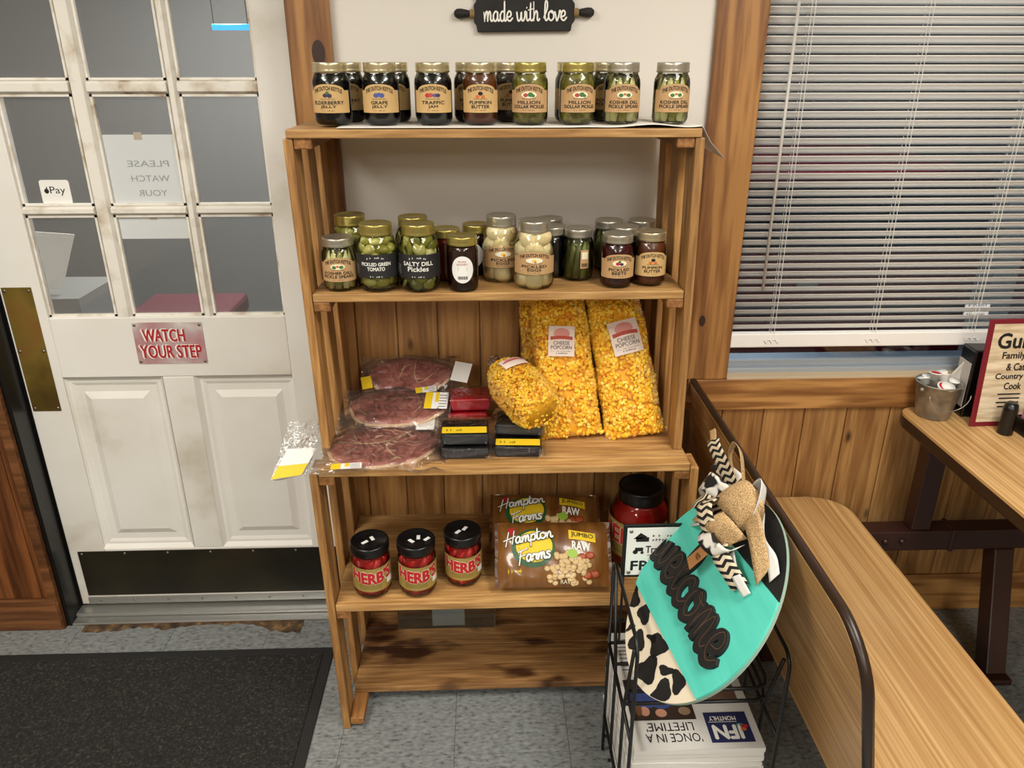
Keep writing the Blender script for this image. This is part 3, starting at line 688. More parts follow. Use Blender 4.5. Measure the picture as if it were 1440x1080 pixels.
def top(name, label, x, y, R_, core, lab, lid=M_gold, pieces=None, rot=0):
    jar(name, label, x, y, ZT, R_, .121, lid, core, rot=rot, lab=lab, pieces=pieces, group=G1)
top('jelly_jar', 'black elderberry jelly jar at the left end of the top shelf', -.316, -.31, .039, C_black, kettle('ELDERBERRY', 'JELLY', IC['elder']), rot=-4)
top('jelly_jar', 'dark grape jelly jar with gold lid, second in the top front row', -.214, -.31, .038, C_black, kettle('GRAPE', 'JELLY', IC['grape']))
top('jam_jar', 'dark traffic jam jar with red and blue fruit on its label', -.104, -.31, .038, C_black, kettle('TRAFFIC', 'JAM', IC['traffic']))
top('pumpkin_butter_jar', 'brown pumpkin butter jar in the middle of the top front row', -.006, -.31, .037, C_brown, kettle('PUMPKIN', 'BUTTER', IC['pumpkin']))
top('pickle_jar', 'green million dollar pickles jar right of the pumpkin butter on the top shelf', .098, -.31, .038, C_green, kettle('MILLION', 'DOLLAR PICKLES', IC['veg'], M_kraft2, oval=True), M_gold2, rot=-6)
top('pickle_jar', 'million dollar pickles jar standing beside the kosher spears on the top shelf', .198, -.31, .038, C_green, kettle('MILLION', 'DOLLAR PICKLES', IC['veg'], M_kraft2, oval=True), M_gold2, rot=4)
top('pickle_spear_jar', 'kosher dill pickle spears jar next to last on the top shelf', .293, -.31, .038, C_brine, kettle('KOSHER DILL', 'PICKLE SPEARS', IC['cuke'], M_kraft2, oval=True), M_silver, ('spear', 10, P_sp))
top('pickle_spear_jar', 'kosher dill pickle spears jar standing apart at the right end of the top shelf', .398, -.31, .038, C_brine, kettle('KOSHER DILL', 'PICKLE SPEARS', IC['cuke'], M_kraft2, oval=True), M_silver, ('spear', 10, P_sp), rot=3)
for nm, lb_, x, core, ic, l1, l2 in [
    ('jelly_jar', 'dark jelly jar half hidden behind the elderberry jelly', -.298, C_black, 'elder', 'ELDERBERRY', 'JELLY'),
    ('jelly_jar', 'dark jelly jar in the back row just right of the grape jelly', -.198, C_black, 'grape', 'GRAPE', 'JELLY'),
    ('jam_jar', 'dark jam jar in the back row just left of the traffic jam', -.115, C_black, 'traffic', 'TRAFFIC', 'JAM'),
    ('jam_jar', 'dark jar in the back row between traffic jam and pumpkin butter', -.028, C_darkbrown, 'pumpkin', 'PUMPKIN', 'BUTTER'),
    ('pumpkin_butter_jar', 'dark brown jar behind, between the pumpkin butter and the million dollar pickles', .060, C_darkbrown, 'pumpkin', 'PUMPKIN', 'BUTTER'),
    ('pickle_jar', 'dark green jar behind, left of the second million dollar pickles', .196, C_brine, 'veg', 'MILLION', 'DOLLAR PICKLES'),
    ('pickle_jar', 'dark green jar behind, between the million dollar pickles and the kosher spears', .278, C_brine, 'cuke', 'KOSHER DILL', 'PICKLE SPEARS')]:
    top(nm, lb_, x, -.215, .037, core, kettle(l1, l2, IC[ic]))
def blacklabel(lines):
    def f(t, R_, H):
        w = wrapper(R_); hw = R_ * 1.5; mb = MB(); mb.grid(24, 2, lambda a, b: w(-hw + 2 * hw * a, .22 * H + .36 * H * b)); lb = mb.build('label', M_blacklab, t, True)
        mb = MB(); w2 = wrapper(R_, .001)
        scribble(mb, -R_ * .42, R_ * .42, H * .50, H * .53, w2, 11, H * .02)
        for s_, hw_, a, b in lines: type_into(mb, s_, -R_ * hw_, R_ * hw_, H * a, H * b, w2, bold=.0003)
        scribble(mb, -R_ * .3, R_ * .3, H * .235, H * .258, w2, 10)
        for s_ in range(5): quad(mb, -R_ * 1.32, -R_ * 1.0, H * (.28 + .03 * s_), H * (.287 + .03 * s_), w2)
        mb.build('lettering', M_whiteink, lb)
    return f
def oval_label(t, R_, H):
    w = wrapper(R_); mb = MB(); ell(mb, 0, .42 * H, R_ * .72, .25 * H, w, 28); lb = mb.build('label', M_white, t, True)
    mb = MB(); w2 = wrapper(R_, .001)
    type_into(mb, 'PURE', -R_ * .25, R_ * .25, H * .55, H * .585, w2); type_into(mb, 'HONEY', -R_ * .36, R_ * .36, H * .50, H * .535, w2)
    for q in range(3): quad(mb, -R_ * .3, R_ * .3, H * (.40 + .025 * q), H * (.408 + .025 * q), w2)
    mb.build('lettering', M_redink, lb)
    mb = MB()
    for q in range(13): quad(mb, R_ * (-.3 + .05 * q), R_ * (-.3 + .05 * q + (.03 if q % 3 else .018)), H * .24, H * .30, w2)
    mb.build('barcode', M_ink, lb)
def small_label(t, R_, H):
    w = wrapper(R_); mb = MB(); mb.grid(6, 2, lambda a, b: w(R_ * (.05 + .55 * a), H * (.26 + .36 * b))); lb = mb.build('label', M_kraft2, t, True)
    mb = MB(); w2 = wrapper(R_, .001); quad(mb, R_ * .13, R_ * .52, H * .44, H * .58, w2, 4); mb.build('info_box', M_cream, lb)
    mb = MB()
    for q in range(9): quad(mb, R_ * (.13 + .045 * q), R_ * (.155 + .045 * q), H * .29, H * .36, w2)
    mb.build('barcode', M_ink, lb)
def mid(name, label, x, y, R_, H, lid, core, **k): return jar(name, label, x, y, ZM, R_, H, lid, core, group=G2, **k)
KD = kettle('KOSHER DILL', 'PICKLE SPEARS', IC['cuke'], M_kraft2, oval=True)
mid('pickle_spear_jar', 'kosher dill spears jar at the left end of the middle shelf', -.328, -.33, .0385, .117, M_silver, C_brine, lab=KD, pieces=('spear', 10, P_sp), rot=4)
mid('green_tomato_jar', 'pickled green tomato jar with black label, front of the middle shelf', -.242, -.331, .046, .147, M_gold2, C_green, shape='quart', lab=blacklabel([('PICKLED GREEN', .72, .41, .46), ('TOMATO', .42, .335, .39)]), pieces=('wedge', 36, P_tm), rot=2)
mid('dill_pickle_jar', 'salty dill pickles jar with black label on the middle shelf', -.148, -.336, .046, .147, M_gold2, C_brine, shape='quart', lab=blacklabel([('SALTY DILL', .74, .415, .475), ('Pickles', .5, .33, .40)]), pieces=('chip', 49, P_ch))
mid('honey_jar', 'dark honey jar with white oval label in front on the middle shelf', -.051, -.345, .0345, .121, M_gold2, C_dhoney, shape='honey', lab=oval_label)
mid('pickled_egg_jar', 'pickled eggs jar standing in front, tan label with egg picture', .110, -.325, .0455, .150, M_silver, C_pale, shape='quart', lab=kettle('PICKLED', 'EGGS', IC['egg'], M_kraft2, v0=.24, v1=.50, arch=.08, oval=True), pieces=('egg', 16, P_eg), rot=-3)
mid('pickled_egg_jar', 'pickled eggs jar set back, partly hidden by the front egg jar', .037, -.262, .0445, .150, M_silver, C_pale, shape='quart', lab=kettle('PICKLED', 'EGGS', IC['egg'], M_kraft2, v0=.24, v1=.50, arch=.08, oval=True), pieces=('egg', 16, P_eg), rot=4)
mid('pickle_spear_jar', 'dark green pickle spear jar turned with its small barcode label to the front', .217, -.262, .0365, .119, M_silver, C_brine, lab=small_label, pieces=('spear', 9, P_dk))
mid('beet_jar', 'deep red pickled beets jar near the right end of the middle shelf', .299, -.325, .038, .119, M_silver, C_beet, lab=kettle('PICKLED', 'BEETS', IC['beet'], M_kraft2, oval=True))
mid('pumpkin_butter_jar', 'pumpkin butter jar at the right end of the middle shelf', .377, -.312, .0365, .121, M_gold, C_brown, lab=kettle('PUMPKIN', 'BUTTER', IC['pumpkin']))
mid('green_tomato_jar', 'green tomato jar with gold lid behind the kosher dill spears', -.315, -.225, .045, .147, M_gold2, C_green, shape='quart', pieces=('wedge', 30, P_tm))
mid('dill_pickle_jar', 'pickle jar almost hidden behind the salty dill pickles', -.170, -.215, .044, .140, M_gold2, C_brine, shape='quart', pieces=('chip', 35, P_ch))
mid('honey_jar', 'amber honey jar between the salty dill pickles and the dark honey', -.092, -.255, .0345, .119, M_gold2, C_honey, shape='honey')
mid('honey_jar', 'dark honey jar with white oval label behind, left of the egg jars', -.022, -.205, .0345, .119, M_gold2, C_dhoney, shape='honey', lab=oval_label, rot=-14)
mid('jelly_jar', 'dark jar right behind the front egg jar', .158, -.235, .036, .119, M_silver, C_black)
mid('jelly_jar', 'dark jar furthest back behind the egg jars', .160, -.135, .036, .119, M_silver, C_black)
mid('pickle_spear_jar', 'pickle jar in the back row to the left, behind the pickled beets', .302, -.165, .038, .119, M_silver, C_brine, pieces=('spear', 9, P_dk))
mid('jam_jar', 'dark jar between the beets and the pumpkin butter, one row back', .328, -.245, .037, .119, M_silver, C_black)
mid('pickle_spear_jar', 'pickle jar in the back row behind the pumpkin butter', .383, -.165, .038, .119, M_silver, C_brine, pieces=('spear', 9, P_dk))
def herbs(t, R_, H):
    w = wrapper(R_); hw = R_ * 1.35; mb = MB()
    mb.grid(24, 2, lambda a, b: w(-hw + 2 * hw * a, H * (.20 + .46 * b - .03 * (1 - (2 * a - 1) ** 2)))); lb = mb.build('label', plain('gold_label', (176, 154, 84), .4, metal=.3), t, True)
    w2 = wrapper(R_, .001); w3 = wrapper(R_, .0013); mb = MB(); type_into(mb, "HERB'S", -R_ * 1.12, R_ * .95, H * .41, H * .63, w2, arch=-.012, bold=.0034); mb.build('lettering_outline', M_cream, lb)
    mb = MB(); type_into(mb, "HERB'S", -R_ * 1.12, R_ * .95, H * .41, H * .63, w3, arch=-.012, bold=.0021); mb.build('lettering', M_red, lb)
    mb = MB(); scribble(mb, R_ * .05, R_ * .85, H * .35, H * .415, w2, 7); mb.build('script_line', M_whiteink, lb)
    mb = MB()
    for q in range(4): quad(mb, -R_ * .8, R_ * .4, H * (.23 + .028 * q), H * (.237 + .028 * q), w2, 6)
    mb.build('small_print', plain('olive_print', (92, 80, 34), .6), lb)
    mb = MB(); quad(mb, R_ * .72, R_ * 1.12, H * .26, H * .38, w2, 3); bc = mb.build('barcode_patch', M_white, lb)
G3 = 'red pickle jars with black lids'
M_herbglass = clear('herb_jar_glass', (252, 226, 222), 1.0, .04)
jar('red_pickle_jar', 'black-lidded jar of red pickles, leftmost of the three on the lower shelf', -.304, -.385, ZL, .0495, .150, M_blacklid, C_redb, M_herbglass, 14, herbs, ('chunk', 32, P_rd), 'herb', G3, 2, .74)
jar('red_pickle_jar', 'black-lidded jar of red pickles, the middle one of the three', -.187, -.384, ZL, .0495, .150, M_blacklid, C_redb, M_herbglass, 12, herbs, ('chunk', 32, P_rd), 'herb', G3, 3, .74)
jar('red_pickle_jar', 'black-lidded jar of red pickles nearest the peanut bags', -.070, -.346, ZL, .049, .149, M_blacklid, C_redb, M_herbglass, 10, herbs, ('chunk', 32, P_rd), 'herb', G3, 2, .74)
jar('giant_pickle_jar', 'big gallon jar of red pickles with black lid behind the wire rack', .409, -.262, ZL, .083, .224, M_blacklid, C_redb, M_herbglass, -30, herbs, None, 'gallon', None, 0, .82)

# ================================================================== FOOD ON THE SHELVES
def ribbon(mb, pts, hw, fn, d=0):
    P = [(p.x, p.y) for p in catmull([(a, b, 0) for a, b in pts], 5)]; n = len(P); L_, R_ = [], []
    for i in range(n):
        a = P[max(i - 1, 0)]; b = P[min(i + 1, n - 1)]; l = math.hypot(b[0] - a[0], b[1] - a[1]) or 1
        ex, ey = -(b[1] - a[1]) / l, (b[0] - a[0]) / l; h = hw * (.25 + .75 * math.sin(math.pi * (i + .4) / n))
        L_.append((P[i][0] + ex * h, P[i][1] + ey * h)); R_.append((P[i][0] - ex * h, P[i][1] - ey * h))
    mb.add([fn(*p, d) for p in L_] + [fn(*p, d) for p in R_], [(i, n + i, n + i + 1, i + 1) for i in range(n - 1)])
M_ham = mottled('cured_ham_meat', [(.28, (140, 66, 60)), (.46, (172, 98, 88)), (.62, (192, 122, 108)), (.78, (222, 172, 150))], 24, .35, .12, stretch=(1, 2.2, 1), coat=.4)
M_fat = plain('ham_fat', (222, 186, 150), .4)
def ham(label, loc, tilt, rz, w, h, seams, labels, flap=None):
    t = thing('ham_pack', label, 'ham', loc, 0, 'vacuum packed ham slices'); t.rotation_euler = (R(tilt), 0, R(rz))
    N = 40; rad = [1 + .05 * math.sin(3 * a + 1) + .03 * math.sin(5 * a) for a in [2 * math.pi * i / N for i in range(N)]]
    edge = lambda k, i: (k * w / 2 * rad[i] * math.cos(2 * math.pi * i / N), k * h / 2 * rad[i] * math.sin(2 * math.pi * i / N))
    mb = MB(); vv = []; ff = []; th_ = .014
    lev = [(1, .001), (1.0, .008), (.96, th_), (.7, th_ + .0015), (.35, th_ + .002)]
    for k, z in lev: vv += [(*edge(k, i), z) for i in range(N)]
    for q in range(len(lev) - 1): ff += [(q * N + i, q * N + (i + 1) % N, (q + 1) * N + (i + 1) % N, (q + 1) * N + i) for i in range(N)]
    vv.append((0, 0, th_ + .002)); ff += [((len(lev) - 1) * N + i, (len(lev) - 1) * N + (i + 1) % N, len(vv) - 1) for i in range(N)]
    ff.append(tuple(range(N - 1, -1, -1)))
    mb.add(vv, ff); sl = mb.build('ham_slice', M_ham, t, True)
    mb = MB(); arc = range(int(N * .52), int(N * 1.02))
    mb.tube([(*edge(1.0, i % N), .007) for i in arc], .005, 6); mb.build('fat_rim', M_fat, sl, True)
    mb = MB()
    for pts, hw in seams: ribbon(mb, pts, hw, lambda u, v, d: (u, v, th_ + .0028 + d))
    mb.build('fat_seam', M_fat, sl)
    fw, fh = w * .575, h * .59
    def film(a, b):
        u = (2 * a - 1) * fw; v = (2 * b - 1) * fh; q = math.hypot(u / (w / 2), v / (h / 2))
        z = (th_ + .005) * (1 if q < 1 else max(0, 1 - (q - 1) * 3.2)) + .003
        return (u, v, z + .0025 * math.sin(u * 90 + 3 * math.sin(v * 40)) * (q > .9) + .002 * math.sin(v * 120 + u * 60) * (q > .95))
    MB().grid(36, 26, film).build('plastic_film', M_film, t, True)
    for (x0, x1, y0, y1, a, kind) in labels:
        mb = MB(); ca_, sa_ = math.cos(a), math.sin(a); cx, cy = (x0 + x1) / 2, (y0 + y1) / 2
        f = lambda u, v, d=0: (cx + (u - cx) * ca_ - (v - cy) * sa_, cy + (u - cx) * sa_ + (v - cy) * ca_, .0235 + d)
        quad(mb, x0, x1, y0, y1, f); lb = mb.build('sticker', M_yellow if kind == 'y' else M_white, t)
        if kind == 'w':
            mb = MB(); quad(mb, x0, x0 + (x1 - x0) * .32, y0, y1, lambda u, v: f(u, v, .0004)); quad(mb, x0 + (x1 - x0) * .45, x0 + (x1 - x0) * .6, y0 + (y1 - y0) * .4, y1, lambda u, v: f(u, v, .0004)); mb.build('yellow_band', M_yellow, lb)
            mb = MB()
            for q in range(5): quad(mb, x0 + (x1 - x0) * .62, x1 - .004, y0 + (y1 - y0) * (.1 + .17 * q), y0 + (y1 - y0) * (.15 + .17 * q), lambda u, v: f(u, v, .0004))
            mb.build('small_print', plain('grey_print', (120, 120, 120), .7), lb)
    if flap:
        mb = MB(); mb.grid(8, 8, lambda a, b: (-w * .58 - .085 * a, -h * .62 + .25 * b, .006 - .012 * a * (1 - b) + .002 * math.sin(b * 19 + a * 7))); mb.build('film_flap', M_traywrap, t, True)
        mb = MB(); mb.grid(4, 4, lambda a, b: (-w * .50 - .085 + .07 * a - .02 + .018 * b, -h * .62 + .115 * b, .008 - .01 * (1 - a) * (1 - b))); fl = mb.build('hanging_label', M_white, t)
        mb = MB(); mb.grid(4, 2, lambda a, b: (-w * .50 - .085 + .07 * a - .02 + .018 * b * .42, -h * .62 + .115 * b * .42, .0086 - .01 * (1 - a) * (1 - b * .42))); mb.build('yellow_band', M_yellow, fl)
    return t
star = [([(-.13, .015), (-.09, .008), (-.05, 0), (.0, .003), (.05, .03), (.078, .055)], .0035), ([(-.05, 0), (-.065, .03), (-.07, .05)], .0018), ([(-.05, 0), (-.08, .025)], .0016), ([(.078, .055), (.03, .02), (.016, -.02), (.04, -.065), (.03, -.078)], .0028), ([(.04, -.065), (.055, -.072)], .004), ([(-.055, -.01), (-.075, -.045)], .0014)]
ham('cured ham slice in the front, its yellow label hanging over the shelf edge', (-.262, -.352, .8085), 5, 2, .275, .185, star,
    [(-.105, -.035, -.118, -.095, .05, 'w'), (.085, .13, .045, .098, -.05, 'p')], True)
ham('cured ham slice in the middle pack between the other two', (-.238, -.212, .846), 13, -3, .250, .142, [([(-.1, .02), (-.02, .03), (.06, .035), (.11, .02)], .0016), ([(.06, .035), (.065, .0), (.05, -.03)], .002), ([(-.11, -.01), (-.05, -.05)], .0014)],
    [(.075, .135, -.02, .05, .0, 'w'), (.045, .10, .05, .075, .2, 'w')])
ham('cured ham slice at the back with a small yellow sticker, leaning up', (-.212, -.088, .888), 32, 2, .225, .118, [([(.02, .05), (.015, .0), (.03, -.03), (.075, .01)], .0018), ([(-.03, -.02), (-.01, .03)], .0012)],
    [(-.125, -.098, -.05, -.01, .2, 'y'), (.118, .165, -.035, .03, -.25, 'p')])
def tray(label, loc, c, band, rz=0, sz=(.118, .085, .029)):
    t = thing('meat_tray', label, 'tray', loc, R(rz), 'wrapped meat trays'); a, b, h = sz
    mb = MB().prism([(-a / 2 + .006, 0), (a / 2 - .006, 0), (a / 2, h * .7), (a / 2 - .004, h), (-a / 2 + .004, h), (-a / 2, h * .7)], -b / 2, b / 2, lambda u, v, d: (u, d, v))
    mb.build('tray', c, t, bevel=.005)
    TW = M_traywrap
    mb = MB(); mb.grid(14, 10, lambda p, q: ((p - .5) * (a + .028), (q - .5) * (b + .03), (h + .003) * (1 if abs(p - .5) < .43 and abs(q - .5) < .42 else .35) + .0015 * math.sin(p * 40 + q * 31))); mb.build('plastic_wrap', TW, t, True)
    if band:
        mb = MB().box(-a * .45, a * .45, -b * .5, -b * .12, h + .004, h + .0045); lb = mb.build('label', M_yellow, t)
        mb = MB(); scribble(mb, -a * .36, a * .0, -b * .40, -b * .26, lambda u, v: (u, v, h + .0048), 9); mb.build('lettering', M_ink, lb)
    return t
M_tb = plain('black_foam_tray', (20, 21, 24), .3); M_tr = plain('red_meat_wrap', (170, 20, 32), .25, coat=.6)
tray('black meat tray at the bottom of the left stack, under the yellow banded one', (-.055, -.370, .8078), M_tb, False)
tray('black meat tray with yellow label on top of the left stack', (-.056, -.362, .8410), M_tb, True)
tray('black meat tray at the bottom of the stack under the small popcorn bag', (.073, -.365, .8078), M_tb, True, -3)
tray('black meat tray directly under the small popcorn bag', (.078, -.315, .8410), M_tb, False, -5)
tray('deep red wrapped meat pack under the other red one', (-.052, -.188, .8078), M_tr, False, 0, (.108, .08, .034))
tray('deep red wrapped meat pack on top of the other red one', (-.046, -.178, .8450), M_tr, False, 3, (.108, .08, .034))
# ---------------------------------------------------------------- popcorn
def vcol_mat(name):
    m, t, b = nodes(name); a = t.nodes.new('ShaderNodeVertexColor'); a.layer_name = 'Col'; t.links.new(a.outputs[0], b.inputs['Base Color'])
    b.inputs['Roughness'].default_value = .55; b.inputs['Subsurface Weight'].default_value = .0; return m
M_pop = vcol_mat('cheese_popcorn'); M_popcore = plain('popcorn_filling', (232, 166, 24), .7)
KERN = []
for q in range(5):
    mb = MB()
    for s_ in range(2):
        d = Vector((random.gauss(0, 1), random.gauss(0, 1), random.gauss(0, 1))).normalized() * .5
        mb.blob(d, (.78, .78, .78), 6, 4, None, .16)
    KERN.append((mb.v, mb.f))
POPC = [srgb(c) for c in ((248, 200, 52), (246, 190, 40), (250, 208, 66), (242, 176, 32), (252, 220, 100), (234, 156, 28), (248, 198, 48))]
def popcorn_bag(label, base, axis, wdir, L, W, T, n, sticker=None, knot=False, ks=.0062):
    t = thing('popcorn_bag', label, 'bag', base, 0, 'bags of cheese popcorn')
    ax = Vector(axis).normalized(); wd = Vector(wdir); wd = (wd - ax * wd.dot(ax)).normalized(); dd = wd.cross(ax).normalized()
    if dd.y > 0: dd = -dd
    def sw(s): return (1.04 - .10 * s) * (1 - .05 * math.sin(s * 9) ** 2) * (1 if s < .93 else 1 - (s - .93) * 2.2)
    def st(s): return min(1, .62 + s * 2.6) * (1 if s < .72 else max(.16, 1 - (s - .72) * 3.0)) * (1 + .05 * math.sin(s * 21))
    if knot:
        sw = lambda s: math.sqrt(max(.02, 1 - max(0, (s - .55) / .45) ** 2)) * min(1, .80 + s * 1.2)
        st = sw
    def P(s, th, k=1.0):
        c, sn = math.cos(th), math.sin(th); c = math.copysign(abs(c) ** .75, c); sn = math.copysign(abs(sn) ** .75, sn)
        return ax * (s * L) + wd * (W / 2 * sw(s) * c * k) + dd * (T / 2 * st(s) * sn * k)
    def surf(k, nu=28, nv=22):
        mb = MB(); mb.grid(nu, nv, lambda a, b: P(b, 2 * math.pi * a, k))
        mb.f.append(tuple(range(nu - 1, -1, -1))); mb.f.append(tuple(nv * (nu + 1) + i for i in range(nu))); return mb
    surf(.84).build('bag_filling', M_popcore, t, True)
    vv, ff, cc = [], [], []
    for i in range(n):
        s = random.random(); th = random.uniform(0, 2 * math.pi)
        if random.random() < .03: c = P(.012, th, math.sqrt(random.random()))
        else: c = P(s * .985 + .008, th, .95 - .05 * random.random())
        kv, kf = KERN[i % 5]; M = Matrix.Rotation(random.uniform(0, 6), 3, 'X') @ Matrix.Rotation(random.uniform(0, 6), 3, 'Z'); sc = ks * random.uniform(.8, 1.2); o_ = len(vv)
        vv += [tuple(c + M @ (Vector(p) * sc)) for p in kv]; ff += [tuple(x + o_ for x in f) for f in kf]; cc += [random.choice(POPC)] * len(kv)
    me = bpy.data.meshes.new('popcorn'); me.from_pydata(vv, [], ff); me.materials.append(M_pop)
    at = me.color_attributes.new('Col', 'FLOAT_COLOR', 'POINT'); at.data.foreach_set('color', [x for c in cc for x in c])
    me.polygons.foreach_set('use_smooth', [True] * len(me.polygons)); po = bpy.data.objects.new('popcorn', me); col.objects.link(po); po.parent = t; po['kind'] = 'stuff'
    surf(1.045).build('plastic_bag', M_filmc, t, True)
    if knot:
        mb = MB()
        for q in range(7): mb.tube([ax * L * .98, ax * (L + .012) + wd * .004 * math.cos(q), ax * (L + .028) + wd * .016 * math.cos(q * .9) + dd * .016 * math.sin(q * .9)], [.004, .003, .006], 5)
        mb.build('twisted_neck', M_film, t, True)
    if sticker:
        s0, s1, a0, a1, tw, full = sticker
        def F(u, v, d=0):
            s = v / L; a = u / (W / 2 * sw(s)); a = max(-.95, min(.95, a)); return ax * v + wd * u + dd * (T / 2 * st(s) * math.sqrt(1 - abs(a) ** 2.7) * 1.06 + .0045 + d)
        cu, cv = (a0 + a1) / 2, (s0 + s1) / 2; ct, sn_ = math.cos(tw), math.sin(tw); hw_, hh_ = (a1 - a0) / 2, (s1 - s0) / 2
        G = lambda u, v, d=0: F(cu + u * ct - v * sn_, cv + u * sn_ + v * ct, d)
        mb = MB(); quad(mb, -hw_, hw_, -hh_, hh_, G, 6, 6); lb = mb.build('sticker', plain('pinkish_white_sticker', (236, 218, 206), .5), t)
        mb = MB(); ell(mb, 0, hh_ * .5, hw_ * .62, hh_ * .36, lambda u, v: G(u, v, .0004)); mb.build('logo_oval', plain('pink_print', (224, 150, 140), .6), lb)
        mb = MB(); quad(mb, -hw_ * .85, hw_ * .85, hh_ * .08, hh_ * .30, lambda u, v: G(u, v + .002 * math.cos(u * 60), .0008), 6); mb.build('red_banner', plain('brick_red_print', (186, 70, 52), .6), lb)
        if full:
            mb = MB(); type_into(mb, 'CHEESE', -hw_ * .62, hw_ * .62, -hh_ * .24, hh_ * .0, lambda u, v: G(u, v, .0008)); type_into(mb, 'POPCORN', -hw_ * .8, hw_ * .8, -hh_ * .54, -hh_ * .30, lambda u, v: G(u, v, .0008))
            scribble(mb, -hw_ * .75, hw_ * .75, -hh_ * .70, -hh_ * .64, lambda u, v: G(u, v, .0008), 20); scribble(mb, -hw_ * .4, hw_ * .5, -hh_ * .86, -hh_ * .76, lambda u, v: G(u, v, .0008), 10, 0, 2); mb.build('lettering', M_ink, lb)
    return t
popcorn_bag('tall cheese popcorn bag, left of the two in front', (.212, -.298, .8085), (-.035, .165, .345), (1, 0, 0), .385, .150, .085, 3300, (.200, .275, -.037, .028, -.12, True))
popcorn_bag('tall cheese popcorn bag leaning at the right end of the shelf', (.373, -.300, .8085), (-.055, .165, .345), (1, -.03, 0), .385, .146, .085, 3300, (.205, .290, -.028, .048, .10, True))
popcorn_bag('popcorn bag hidden behind the left front popcorn bag', (.170, -.150, .8085), (-.02, .065, .36), (1, 0, 0), .37, .14, .075, 1700)
popcorn_bag('popcorn bag in the gap behind the right front popcorn bag', (.350, -.150, .8085), (-.02, .065, .36), (1, 0, 0), .37, .14, .075, 1700)
popcorn_bag('small tied popcorn bag lying on the black meat trays', (.128, -.372, .908), (-.125, .215, .068), (1, .5, .1), .205, .125, .112, 2900, (.12, .16, -.03, .035, 0, False), True, .0046)
